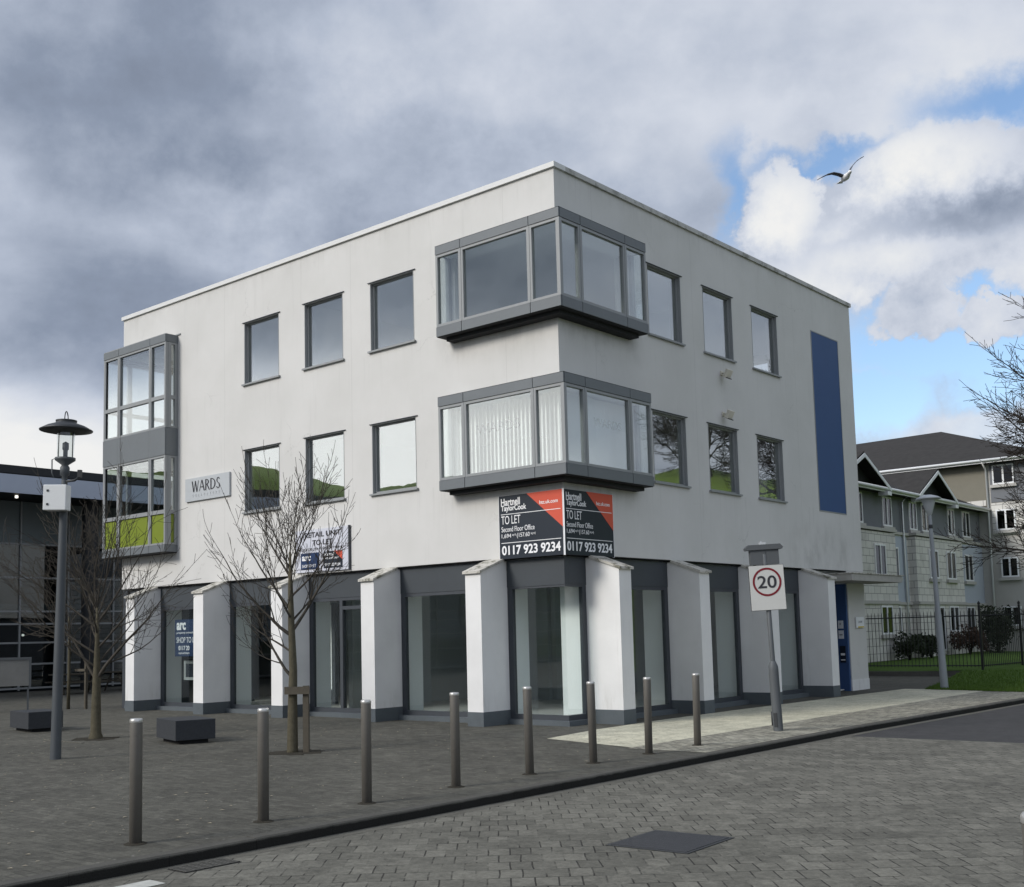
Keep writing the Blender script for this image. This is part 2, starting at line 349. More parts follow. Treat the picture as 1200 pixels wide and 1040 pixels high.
# ------------------------------------------------------------------ mesh helpers
class MB:
    def __init__(s): s.v, s.f, s.sm = [], [], []
    def add(s, vs, fs, smooth=False):
        o = len(s.v); s.v += [tuple(p) for p in vs]; s.f += [tuple(i+o for i in q) for q in fs]; s.sm += [smooth]*len(fs); return s
    def box(s, x0, x1, y0, y1, z0, z1):
        x0, x1 = min(x0, x1), max(x0, x1); y0, y1 = min(y0, y1), max(y0, y1); z0, z1 = min(z0, z1), max(z0, z1)
        return s.add([(x0, y0, z0), (x1, y0, z0), (x1, y1, z0), (x0, y1, z0), (x0, y0, z1), (x1, y0, z1), (x1, y1, z1), (x0, y1, z1)],
                     [(0, 3, 2, 1), (4, 5, 6, 7), (0, 1, 5, 4), (1, 2, 6, 5), (2, 3, 7, 6), (3, 0, 4, 7)])
    def obox(s, p, hx, hy, hz, rot):
        vs = [Vector((a*hx, b*hy, c*hz)) for a in (-1, 1) for b in (-1, 1) for c in (-1, 1)]
        vs = [Vector(p) + rot @ q for q in vs]
        return s.add(vs, [(0, 1, 3, 2), (4, 6, 7, 5), (0, 4, 5, 1), (2, 3, 7, 6), (0, 2, 6, 4), (1, 5, 7, 3)])
    def quad(s, a, b, c, d): return s.add([a, b, c, d], [(0, 1, 2, 3)])
    def prism(s, poly, z0, z1, T=None):
        n = len(poly); vs = [(x, y, z0) for x, y in poly] + [(x, y, z1) for x, y in poly]
        if T: vs = [T @ Vector(p) for p in vs]
        return s.add(vs, [tuple(range(n))[::-1], tuple(range(n, 2*n))] + [(i, (i+1) % n, n+(i+1) % n, n+i) for i in range(n)])
    def tube(s, pts, rad, n=6, cap=True):
        pts = [Vector(p) for p in pts]; vs = []; fs = []
        for i, p in enumerate(pts):
            d = (pts[min(i+1, len(pts)-1)] - pts[max(i-1, 0)]); d = d.normalized() if d.length > 1e-9 else Vector((0, 0, 1))
            a = d.cross(Vector((0, 0, 1)) if abs(d.z) < .9 else Vector((1, 0, 0))).normalized(); b = d.cross(a)
            r = rad[i] if isinstance(rad, (list, tuple)) else rad
            vs += [p + (a*math.cos(2*PI*k/n) + b*math.sin(2*PI*k/n))*r for k in range(n)]
        for i in range(len(pts)-1):
            fs += [(i*n+k, i*n+(k+1) % n, (i+1)*n+(k+1) % n, (i+1)*n+k) for k in range(n)]
        s.add(vs, fs, True)
        if cap:
            o = len(s.v) - len(vs)
            s.f += [tuple(o+k for k in range(n)), tuple(o+(len(pts)-1)*n+k for k in range(n))[::-1]]; s.sm += [False, False]
        return s
    def lathe(s, prof, n=20, c=(0, 0, 0)):
        vs = [(c[0]+r*math.cos(2*PI*k/n), c[1]+r*math.sin(2*PI*k/n), c[2]+z) for r, z in prof for k in range(n)]
        fs = [(i*n+k, i*n+(k+1) % n, (i+1)*n+(k+1) % n, (i+1)*n+k) for i in range(len(prof)-1) for k in range(n)]
        return s.add(vs, fs, True)
    def build(s, name, m, parent=None, loc=None, bevel=0):
        me = bpy.data.meshes.new(name); me.from_pydata(s.v, [], s.f); me.update()
        for p, q in zip(me.polygons, s.sm): p.use_smooth = q
        bm = bmesh.new(); bm.from_mesh(me); bmesh.ops.recalc_face_normals(bm, faces=bm.faces); bm.to_mesh(me); bm.free()
        me.materials.append(M[m] if isinstance(m, str) else m)
        o = bpy.data.objects.new(name, me); COL.objects.link(o)
        if parent: o.parent = parent
        if loc: o.location = loc
        if bevel:
            b = o.modifiers.new('b', 'BEVEL'); b.width = bevel; b.segments = 2; b.limit_method = 'ANGLE'
        return o
def thing(name, label, cat, loc=(0, 0, 0), rot=(0, 0, 0), group=None):
    o = bpy.data.objects.new(name, None); COL.objects.link(o); o.location = loc; o.rotation_euler = rot
    o.empty_display_size = .2
    return tag(o, label, cat, group)
def tag(o, label, cat, group=None):
    o['label'] = label; o['category'] = cat
    if group: o['group'] = group
    return o
def struct(o, kind='structure'):
    o['kind'] = kind; return o
def kids(o): return [c for c in bpy.data.objects if c.parent == o]
def copy_tree(o, parent=None):
    c = o.copy(); COL.objects.link(c); c.parent = parent
    for k in kids(o): copy_tree(k, c)
    return c
def text(name, body, x, y, wd, h, m, parent, z=.012, align='LEFT', bold=0, shear=0):
    """lettering fitted to wd x h, lower-left at x, y of the parent's own face"""
    cu = bpy.data.curves.new(name, 'FONT'); cu.body = body; cu.extrude = .004; cu.offset = bold; cu.shear = shear
    o = bpy.data.objects.new(name, cu); COL.objects.link(o)
    dg = bpy.context.evaluated_depsgraph_get(); me = bpy.data.meshes.new_from_object(o.evaluated_get(dg))
    bpy.data.objects.remove(o); bpy.data.curves.remove(cu)
    xs = [v.co.x for v in me.vertices]; ys = [v.co.y for v in me.vertices]
    x0, x1, y0, y1 = min(xs), max(xs), min(ys), max(ys)
    for v in me.vertices:
        v.co.x = x + (v.co.x - x0)/(x1 - x0)*wd; v.co.y = y + (v.co.y - y0)/(y1 - y0)*h; v.co.z = z + v.co.z*.5
    me.materials.clear(); me.materials.append(M[m]); me.name = name
    o = bpy.data.objects.new(name, me); COL.objects.link(o); o.parent = parent
    return o

# ------------------------------------------------------------------ ground
def kerb_x(y):
    pts = [(-60, 4.85), (2, 4.85), (6, 4.99), (10.7, 5.15), (20, 5.6), (32, 6.5), (60, 9.5)]
    for (a, xa), (b, xb) in zip(pts, pts[1:]):
        if y <= b: return xa + (xb - xa)*(y - a)/(b - a)
    return pts[-1][1]
def strip(ya, yb, xa, xb, z, step=1.0):
    """sheet from xa(y) to xb(y)"""
    n = max(1, int(round((yb - ya)/step))); vs = []; fs = []
    for i in range(n+1):
        y = ya + (yb - ya)*i/n; vs += [(xa(y), y, z), (xb(y), y, z)]
    fs = [(2*i, 2*i+1, 2*i+3, 2*i+2) for i in range(n)]
    return MB().add(vs, fs)
g = MB().add([(-900, -900, -.16), (900, -900, -.16), (900, 900, -.16), (-900, 900, -.16)], [(0, 1, 2, 3)])
struct(g.build('ground', 'ground_far'))
struct(strip(-60, 1.35, kerb_x, lambda y: 11.35, -.10).build('road', 'setts'))
struct(strip(1.35, 60, kerb_x, lambda y: kerb_x(y)+6.6, -.102).build('asphalt_road', 'asphalt'))
struct(strip(-60, 60, kerb_x, lambda y: kerb_x(y)+.17, -.0985).build('gutter', 'channel'))
pl = strip(-60, 22.0, lambda y: -70, lambda y: kerb_x(y)-.15, 0)
struct(pl.build('plaza_pavement', 'plaza_setts'))
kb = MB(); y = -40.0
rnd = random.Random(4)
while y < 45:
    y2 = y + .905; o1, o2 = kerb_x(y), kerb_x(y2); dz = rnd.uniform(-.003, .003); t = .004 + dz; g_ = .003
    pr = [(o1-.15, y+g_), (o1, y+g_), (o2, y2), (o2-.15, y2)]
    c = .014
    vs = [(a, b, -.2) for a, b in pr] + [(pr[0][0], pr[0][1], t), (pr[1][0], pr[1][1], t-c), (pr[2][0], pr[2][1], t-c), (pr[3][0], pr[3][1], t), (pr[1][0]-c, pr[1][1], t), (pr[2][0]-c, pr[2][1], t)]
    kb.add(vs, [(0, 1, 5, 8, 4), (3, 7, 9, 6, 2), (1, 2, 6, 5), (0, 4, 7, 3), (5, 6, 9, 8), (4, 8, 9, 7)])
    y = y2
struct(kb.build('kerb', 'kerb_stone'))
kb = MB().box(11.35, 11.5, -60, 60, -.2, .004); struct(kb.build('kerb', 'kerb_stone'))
struct(MB().box(11.5, 40, -60, 60, -.2, 0).build('pavement', 'plaza_setts'))
# buff footway beside the right-hand facade
bf = MB().add([(1.15, -2.15, .004), (3.3, -2.75, .004), (3.3, 13.55, .004), (1.57, 14.1, .004), (.98, 14.1, .004), (.72, 4.9, .004), (.72, 2.3, .004), (.84, -.25, .004)], [(0, 1, 2, 3, 4, 5, 6, 7)])
struct(bf.build('footway', 'buff_paving'))
bs_ = strip(-2.9, 13.3, lambda y: 3.3, lambda y: kerb_x(y)-.155, .005); struct(bs_.build('sett_margin', 'buff_setts'))
struct(MB().box(5.2, 5.42, -12.85, -12.35, -.099, -.096).build('road_paint_mark', 'road_paint'))
# lawn behind the footway, rising gently to the flats
def lawn_z(x, y): return .012 + .32*min(1, max(0, (y-14.0)/14)) + .03*math.sin(x*.7+y*.3)*min(1, max(0, (y-14)/3))
vs = []; fs = []; ny, nx = 60, 26
def lawn_left(y): return 1.57 + (-.1-1.57)*(y-13.6)/(22-13.6) if y < 22 else -24
for part, (ya, yb) in enumerate(((13.4, 22.0), (22.0, 75.0))):
    vs = []; fs = []
    for j in range(ny+1):
        yy = ya + (yb-ya)*j/ny
        xl = lawn_left(min(yy, 21.99)) if part == 0 else -24
        xr = kerb_x(yy)-.16
        yoff = 0
        for i in range(nx+1):
            xx = xl + (xr-xl)*i/nx
            y3 = yy + ((-.25*max(0, xx-1.6)+.55)*(1-j/ny) if part == 0 else 0)
            vs.append((xx, y3, lawn_z(xx, yy)))
    fs = [(j*(nx+1)+i, j*(nx+1)+i+1, (j+1)*(nx+1)+i+1, (j+1)*(nx+1)+i) for j in range(ny) for i in range(nx)]
    o = struct(MB().add(vs, fs, True).build('lawn', 'grass'))
# grass blades on the near lawn
rnd = random.Random(8); gb = MB()
for i in range(9000):
    yy = 13.4 + 8.4*rnd.random()**1.5; xl = lawn_left(yy); xx = rnd.uniform(xl, kerb_x(yy)-.2); y3 = yy + (-.25*max(0, xx-1.6)+.55)*(1-(yy-13.4)/8.6)
    h = rnd.uniform(.03, .09); a = rnd.uniform(0, PI); ww = .012; z = lawn_z(xx, yy)
    gb.add([(xx-ww*math.cos(a), y3-ww*math.sin(a), z-.01), (xx+ww*math.cos(a), y3+ww*math.sin(a), z-.01), (xx+rnd.uniform(-.03, .03), y3+rnd.uniform(-.03, .03), z+h)], [(0, 1, 2)])
struct(gb.build('grass', 'blade'), 'stuff')
rnd = random.Random(77); lb_ = MB()
for i in range(420):
    xx, yy = rnd.uniform(-9, 4.6), rnd.uniform(-13.5, -1.2)
    a_ = rnd.uniform(0, PI); l_ = rnd.uniform(.012, .035)
    lb_.add([(xx+l_*math.cos(a_), yy+l_*math.sin(a_), .006), (xx-l_*.5*math.sin(a_), yy+l_*.5*math.cos(a_), .012), (xx-l_*math.cos(a_), yy-l_*math.sin(a_), .006), (xx+l_*.5*math.sin(a_), yy-l_*.5*math.cos(a_), .009)], [(0, 1, 2, 3)])
struct(lb_.build('leaf_litter', 'litter'), 'stuff')
# hills behind the camera, which the window panes reflect
def hill(az0, az1, r0, r1, h, seed, m='grass_hill'):
    rn = random.Random(seed); vs = []; fs = []; na, nr = 48, 16
    ph = [rn.uniform(0, 6) for _ in range(3)]
    for i in range(na+1):
        a = R(az0 + (az1-az0)*i/na); e = min(1, 6*min(i/na, 1-i/na)); e = e*e*(3-2*e)
        for j in range(nr+1):
            t = j/nr; r = r0 + (r1*1.8-r0)*t; q = min(1, (r-r0)/(r1-r0)); q = q*q*(3-2*q)
            hh = h*(1 + .045*math.sin(a*14+ph[0]) + .03*math.sin(a*31+ph[1]))
            vs.append((r*math.sin(a), r*math.cos(a), -.2 + hh*q*e))
    fs = [(i*(nr+1)+j, i*(nr+1)+j+1, (i+1)*(nr+1)+j+1, (i+1)*(nr+1)+j) for i in range(na) for j in range(nr)]
    return struct(MB().add(vs, fs, True).build('hill', m))
hill(8, 75, 28, 56, 12.0, 1)
hill(-160, -92, 60, 95, 18.3, 2)

# ------------------------------------------------------------------ the white office building
UE, VE, ZB, ZR = 15.78, 14.0, 3.32, 11.18
OFF = thing('office_building', 'white rendered three storey corner building with grey box bays and ground floor piers', 'building')
def fb(mb, F, a0, a1, d0, d1, z0, z1):
    """box on a facade: F = L (front, faces -y), R (right, faces +x), W (left end); a along it, d outwards"""
    if F == 'L': return mb.box(-a0, -a1, -d0, -d1, z0, z1)
    if F == 'R': return mb.box(d0, d1, a0, a1, z0, z1)
    return mb.box(-UE-d0, -UE-d1, a0, a1, z0, z1)
WIN_L = [(5.40, 3.99), (7.73, 6.34), (10.11, 8.71)]; WIN_R = [(3.27, 4.65), (5.63, 7.01), (7.99, 9.36)]
ZW = [(4.98, 6.59), (8.26, 9.88)]
# wall shell with real openings
def shell(mb, F, a0, a1, z0, z1, holes, th=.3):
    As = sorted({a0, a1, *[h[0] for h in holes], *[h[1] for h in holes]}); As = [a for a in As if a0 <= a <= a1]
    Zs = sorted({z0, z1, *[h[2] for h in holes], *[h[3] for h in holes]})
    def solid(i, j):
        if not (0 <= i < len(As)-1 and 0 <= j < len(Zs)-1): return False
        a, z = (As[i]+As[i+1])/2, (Zs[j]+Zs[j+1])/2
        return not any(h[0] < a < h[1] and h[2] < z < h[3] for h in holes)
    def P(a, d, z):
        return (-a, -d, z) if F == 'L' else (d, a, z) if F == 'R' else (-UE-d, a, z) if F == 'W' else (-a, VE+d, z)
    for i in range(len(As)-1):
        for j in range(len(Zs)-1):
            if not solid(i, j): continue
            a, b, c, d = As[i], As[i+1], Zs[j], Zs[j+1]
            mb.quad(P(a, 0, c), P(b, 0, c), P(b, 0, d), P(a, 0, d)); mb.quad(P(a, -th, c), P(b, -th, c), P(b, -th, d), P(a, -th, d))
            if not solid(i-1, j): mb.quad(P(a, 0, c), P(a, -th, c), P(a, -th, d), P(a, 0, d))
            if not solid(i+1, j): mb.quad(P(b, 0, c), P(b, -th, c), P(b, -th, d), P(b, 0, d))
            if not solid(i, j-1): mb.quad(P(a, 0, c), P(b, 0, c), P(b, -th, c), P(a, -th, c))
            if not solid(i, j+1): mb.quad(P(a, 0, d), P(b, 0, d), P(b, -th, d), P(a, -th, d))
wl = MB()
hl = [(b, a, z0, z1) for a, b in WIN_L for z0, z1 in ZW] + [(-1, 2.75, 8.2, 9.96), (-1, 2.75, 4.92, 6.68), (13.2, 17, 4.4, 9.96)]
shell(wl, 'L', 0, UE, ZB, 11.08, [(max(h[0], 0), min(h[1], UE), h[2], h[3]) for h in hl])
shell(wl, 'R', .3, VE, ZB, 11.08, [(a, b, z0, z1) for a, b in WIN_R for z0, z1 in ZW] + [(.3, 2.45, 8.2, 9.96), (.3, 2.45, 4.92, 6.68)])
shell(wl, 'W', .3, VE-.3, ZB, 11.08, [(.3, 2.4, 4.4, 9.96)])
shell(wl, 'B', .3, UE, 0, 11.08, [(a, a+1.4, z0, z1) for a in (2.5, 6, 9.5, 13) for z0, z1 in ZW])
wo = wl.build('wall', 'render', OFF)
bm = bmesh.new(); bm.from_mesh(wo.data); bmesh.ops.remove_doubles(bm, verts=bm.verts, dist=.0005); bmesh.ops.recalc_face_normals(bm, faces=bm.faces); bm.to_mesh(wo.data); bm.free()
MB().box(-UE+.05, -.05, .05, VE-.05, 10.86, 10.98).build('roof', 'fascia_grey', OFF)
cp = MB(); cp.box(-UE-.05, .05, -.05, .33, 11.08, 11.185); cp.box(-UE-.05, -UE+.33, .33, VE+.05, 11.08, 11.185); cp.box(-UE+.33, -.33, VE-.3, VE+.05, 11.08, 11.183)
cp.build('parapet_coping', 'parapet_metal', OFF)
MB().box(-.33, .05, .33, VE+.05, 11.078, 11.183).build('parapet_coping', 'parapet_dirty', OFF)
# floors, ceilings and rooms
MB().box(-UE+.3, -.3, .3, VE-.3, ZB+.004, 3.75).box(-UE+.3, -.3, .3, VE-.3, 6.85, 7.15).build('floor_slab', 'interior_floor', OFF)
MB().box(-UE+.31, -.31, .31, VE-.31, 6.80, 6.845).box(-UE+.31, -.31, .31, VE-.31, 10.1, 10.15).build('ceiling', 'ceiling_white', OFF)
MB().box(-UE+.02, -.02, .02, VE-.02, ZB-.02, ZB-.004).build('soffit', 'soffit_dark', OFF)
MB().box(-UE+.26, -.225, .225, VE-.4, ZB-.04, ZB-.021).build('ceiling', 'ceiling_white', OFF)
iw = MB()
for z0, z1 in ((3.755, 6.795), (7.155, 10.095)):
    iw.box(-11.8, -4.6, 5.0, 5.15, z0, z1).box(-4.75, -4.6, 5.15, 11, z0, z1).box(-11.8, -11.65, 5.15, 11, z0, z1)
    iw.box(-8.25, -8.1, .31, 5.0, z0, z1).box(-4.6, -.31, 7.45, 7.6, z0, z1)
iw.build('partition', 'interior_white', OFF)
# ground floor room behind the shopfront
MB().box(-UE+.2, -.2, .2, VE-.4, .02, .05).build('shop_floor', 'interior_floor', OFF)
sw = MB(); sw.box(-15.2, -5.4, 6.2, 6.35, .05, ZB-.045); sw.box(-5.4, -5.25, 6.35, 13, .05, ZB-.045); sw.box(-8.3, -8.15, 1.8, 6.2, .05, ZB-.045)
sw.build('partition', 'interior_grey', OFF)
ic = MB()
for a in (1.58, 4.66, 7.77, 10.88, 14.0): fb(ic, 'L', a+.02, a+.39, -.22, -.78, .05, ZB-.045)
for a in (.80, 3.80, 6.94, 10.12): fb(ic, 'R', a+.02, a+.39, -.22, -.78, .05, ZB-.045)
ic.build('interior_pier', 'interior_white', OFF)
# white panels added near the glass, standing in for bright back windows
for a0, a1 in ((-11.90, -11.54), (-8.69, -8.22)):
    ps = MB().box(a0, a1, 1.2, 1.26, .55, 2.62).build('window_stand_in', 'interior_white', OFF)
    MB().box(a1+.001, a1+.12, 1.18, 1.28, .2, 2.68).box(a0, a1, 1.19, 1.27, .30, .549).build('frame', 'dark_frame', ps)

def window(F, a0, a1, z0, z1):
    a0, a1 = min(a0, a1), max(a0, a1); fw = .05
    m = MB(); d0, d1 = -.135, -.075
    fb(m, F, a0, a0+fw, d0, d1, z0+.03, z1); fb(m, F, a1-fw, a1, d0, d1, z0+.03, z1); fb(m, F, a0+fw, a1-fw, d0, d1, z1-fw, z1); fb(m, F, a0+fw, a1-fw, d0, d1, z0+.03, z0+.03+fw)
    # metal reveal lining
    t = .018
    fb(m, F, a0+.002, a0+t, d1, .004, z0+.03, z1-.002); fb(m, F, a1-t, a1-.002, d1, .004, z0+.03, z1-.002); fb(m, F, a0+t, a1-t, d1, .004, z1-t, z1-.002)
    wobj = m.build('window', 'frame_grey', OFF)
    fb(MB(), F, a0+fw-.005, a1-fw+.005, -.113, -.103, z0+.03+fw-.005, z1-fw+.005).build('pane', 'glass_office', wobj)
    fb(MB(), F, a0-.05, a1+.05, d1, .06, z0-.012, z0+.028).build('sill', 'frame_grey', wobj)
    fb(MB(), F, a0-.06, a1+.06, .001, .03, z1+.002, z1+.016).build('drip_trim', 'dark_frame', wobj)
for a, b in WIN_L:
    for z0, z1 in ZW: window('L', a, b, z0, z1)
for a, b in WIN_R:
    for z0, z1 in ZW: window('R', a, b, z0, z1)

# box bays
D = .40
def bay_face(bay, F, a0, a1, cuts, rows, zb, zt, frame, clad, lastpost=True):
    """rows: list of (z0,z1,kind); frame members between; cuts: mullion positions along a"""
    xs = [a0] + list(cuts) + [a1]
    for i in range(len(xs)-1):
        b0, b1 = xs[i], xs[i+1]; gp = .008
        for z0, z1, kind in rows:
            if kind == 'clad': fb(MB(), F, b0+gp, b1-gp, D-.03, D, z0+gp, z1-gp).build('cladding_panel', 'cladding', bay)
            else:
                fw = .065
                fb(frame, F, b0+gp, b0+fw, D-.10, D-.012, z0, z1); fb(frame, F, b1-fw, b1-gp, D-.10, D-.012, z0, z1)
                fb(frame, F, b0+fw, b1-fw, D-.10, D-.014, z0, z0+fw*.8); fb(frame, F, b0+fw, b1-fw, D-.10, D-.014, z1-fw*.8, z1)
                # thin inner casement bead
                if kind == 'lime': fb(MB(), F, b0+fw, b1-fw, D-.07, D-.05, z0+fw*.8, z1-fw*.8).build('lime_panel', 'lime_panel', bay)
                else: fb(MB(), F, b0+fw-.004, b1-fw+.004, D-.066, D-.056, z0+fw*.8-.004, z1-fw*.8+.004).build('pane', 'glass_bay', bay)
    for x in xs[1:-1]: fb(frame, F, x-.012, x+.012, D-.10, D-.004, rows[0][0] if rows[0][2] != 'clad' else rows[0][1], rows[-1][0] if rows[-1][2] == 'clad' else rows[-1][1])
def corner_bay(zb, zg0, zg1, zt, blinds):
    frame, clad, back = MB(), MB(), MB()
    bay = bpy.data.objects.new('bay_window', None); COL.objects.link(bay); bay.parent = OFF
    rows = [(zb, zg0, 'clad'), (zg0, zg1, 'glass'), (zg1, zt, 'clad')]
    bay_face(bay, 'L', -D, 2.95, (.37, 2.22), rows, zb, zt, frame, clad)
    bay_face(bay, 'R', -D+.03, 2.65, (.30, 1.86), rows, zb, zt, frame, clad)
    # end cheeks
    for F, a in (('L', 2.95), ('R', 2.65)):
        fb(frame, F, a-.10, a, .002, .08, zg0, zg1); fb(MB(), F, a-.03, a, .002, D-.031, zb, zg0-.008).build('cladding_panel', 'cladding', bay); fb(MB(), F, a-.03, a, .002, D-.031, zg1+.008, zt).build('cladding_panel', 'cladding', bay)
        fb(MB(), F, a-.03, a-.02, .08, D-.10, zg0, zg1).build('pane', 'glass_bay', bay)
    # corner post
    frame.box(D-.10, D-.02, -D+.02, -D+.10, zg0, zg1)
    frame.build('frame', 'frame_grey', bay)
    for z0, z1 in ((zb+.02, zg0-.02), (zg1+.02, zt-.02)):
        back.box(-2.91, D-.035, -D+.035, -.004, z0, z1).box(.004, D-.035, -.003, 2.61, z0, z1)
    back.build('joint_backing', 'joint_dark', bay)
    # sloped lead-coloured top, underside and recessed strip below
    tp = MB()
    vs = [(-2.95, -D, zt), (D, -D, zt), (D, 2.65, zt), (.003, 2.65, zt), (.003, -.003, zt), (-2.95, -.003, zt), (-2.9, -.003, zt+.06), (.003, -.003, zt+.06), (.003, 2.6, zt+.06)]
    tp.add(vs, [(0, 1, 7, 6), (1, 2, 8, 7), (0, 6, 5), (2, 3, 8), (6, 7, 4, 5), (7, 8, 3, 4), (0, 5, 4, 1), (1, 4, 3, 2)]); tp.build('roof_flashing', 'cladding', bay)
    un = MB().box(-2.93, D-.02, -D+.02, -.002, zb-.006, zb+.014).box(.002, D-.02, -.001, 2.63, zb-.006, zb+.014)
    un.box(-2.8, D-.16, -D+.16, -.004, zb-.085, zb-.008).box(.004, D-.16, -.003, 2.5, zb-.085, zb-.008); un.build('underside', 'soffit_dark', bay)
    # floor and ceiling of the bay
    MB().box(-2.88, D-.11, -D+.11, .28, zg0-.03, zg0-.012).box(-.29, D-.11, .29, 2.6, zg0-.03, zg0-.012).build('window_board', 'interior_white', bay)
    MB().box(-2.88, D-.11, -D+.11, .28, zg1+.004, zg1+.014).box(-.29, D-.11, .29, 2.6, zg1+.004, zg1+.014).build('bay_ceiling', 'ceiling_white', bay)
    if blinds:
        rn = random.Random(3)
        for F, a0, a1, wdt in (('L', .02, 2.75, .105), ('R', .05, 2.45, .115)):
            m = MB(); a = a0
            while a < a1:
                t = rn.uniform(.5, .72) if F == 'L' else rn.uniform(.15, .3)
                cx, hw = a+wdt/2, wdt/2*1.05
                c, s2 = math.cos(t)*hw, math.sin(t)*hw
                if F == 'L': p = [(-(cx-c), -.02-s2+.04), (-(cx+c), -.02+s2+.04)]
                else: p = [(.0-s2-.04, cx-c), (.0+s2-.04, cx+c)]
                q = .0015
                m.add([(p[0][0], p[0][1], zg0+.03), (p[1][0], p[1][1], zg0+.03), (p[1][0], p[1][1], zg1-.05), (p[0][0], p[0][1], zg1-.05)], [(0, 1, 2, 3)])
                a += wdt
            o = m.build('vertical_blind', 'blind_white', bay)
            so = o.modifiers.new('s', 'SOLIDIFY'); so.thickness = .003
    return bay
corner_bay(8.08, 8.30, 9.86, 10.06, False)
b2 = corner_bay(4.80, 5.02, 6.58, 6.79, True)
glass('etched_film', .0, (1, 1, 1), wav=0)
def f_etch():
    nt = M['etched_film'].node_tree; nt.nodes.clear()
    o = nt.nodes.new('ShaderNodeOutputMaterial'); t = nt.nodes.new('ShaderNodeBsdfTransparent'); d = nt.nodes.new('ShaderNodeBsdfDiffuse'); d.inputs[0].default_value = (.8, .8, .8, 1)
    x = nt.nodes.new('ShaderNodeMixShader'); x.inputs[0].default_value = .16
    nt.links.new(t.outputs[0], x.inputs[1]); nt.links.new(d.outputs[0], x.inputs[2]); nt.links.new(x.outputs[0], o.inputs[0])
f_etch()
for loc, rot, wd_, h_ in (((-1.92, -D+.052, 5.86), (R(90), 0, 0), 1.15, .20), ((D-.052, .62, 5.86), (R(90), 0, R(90)), .95, .17)):
    e_ = text('etched_lettering', 'WARDS', 0, 0, wd_, h_, 'etched_film', b2, 0); e_.location = loc; e_.rotation_euler = rot
def two_storey_bay():
    frame, clad, back = MB(), MB(), MB()
    bay = bpy.data.objects.new('bay_window', None); COL.objects.link(bay); bay.parent = OFF
    rows = [(4.2, 4.40, 'clad'), (4.40, 5.28, 'lime'), (5.28, 6.80, 'glass'), (6.80, 7.56, 'clad'), (7.56, 8.40, 'glass'), (8.40, 9.90, 'glass'), (9.90, 10.11, 'clad')]
    bay_face(bay, 'L', 13.05, UE+D, (13.80, 15.38), rows, 4.2, 10.11, frame, clad)
    bay_face(bay, 'W', -D+.03, 2.75, (.40, 1.95), rows, 4.2, 10.11, frame, clad)
    for z0, z1, kind in rows:
        for F, a, sgn in (('L', 13.05, 1), ('W', 2.75, -1)):
            if kind == 'clad': fb(MB(), F, a, a+sgn*.03, .002, D-.031, z0+.008, z1-.008).build('cladding_panel', 'cladding', bay)
            else:
                fb(frame, F, a, a+sgn*.08, .002, .10, z0, z1); fb(frame, F, a, a+sgn*.08, D-.19, D-.10, z0, z1)
                fb(frame, F, a, a+sgn*.08, .10, D-.19, z0, z0+.05); fb(frame, F, a, a+sgn*.08, .10, D-.19, z1-.05, z1)
                fb(MB(), F, a+sgn*.03, a+sgn*.04, .10, D-.19, z0+.05, z1-.05).build('lime_panel' if kind == 'lime' else 'pane', 'lime_panel' if kind == 'lime' else 'glass_bay', bay)
    frame.box(-UE-D+.02, -UE-D+.10, -D+.02, -D+.10, 4.2, 10.0)
    frame.build('frame', 'frame_grey', bay)
    for z0, z1 in ((4.22, 4.38), (6.82, 7.54), (9.92, 10.09)):
        back.box(-UE-D+.035, -13.09, -D+.035, -.004, z0, z1).box(-UE-D+.035, -UE-.004, -.003, 2.71, z0, z1)
    back.build('joint_backing', 'joint_dark', bay)
    MB().box(-UE-D+.01, -13.06, -D+.01, -.003, 10.11, 10.13).box(-UE-D+.01, -UE-.003, -.002, 2.73, 10.11, 10.13).box(-UE, -12.92, -.03, -.002, 10.135, 10.165).build('roof_flashing', 'frame_grey', bay)
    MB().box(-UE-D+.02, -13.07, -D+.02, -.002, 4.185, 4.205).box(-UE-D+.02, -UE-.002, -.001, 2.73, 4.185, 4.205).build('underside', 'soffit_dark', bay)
    MB().box(-UE-D+.1, -13.15, -D+.1, .28, 5.27, 5.283).box(-UE-D+.1, -13.15, -D+.1, .28, 7.0, 7.02).build('bay_floor', 'interior_white', bay)
two_storey_bay()

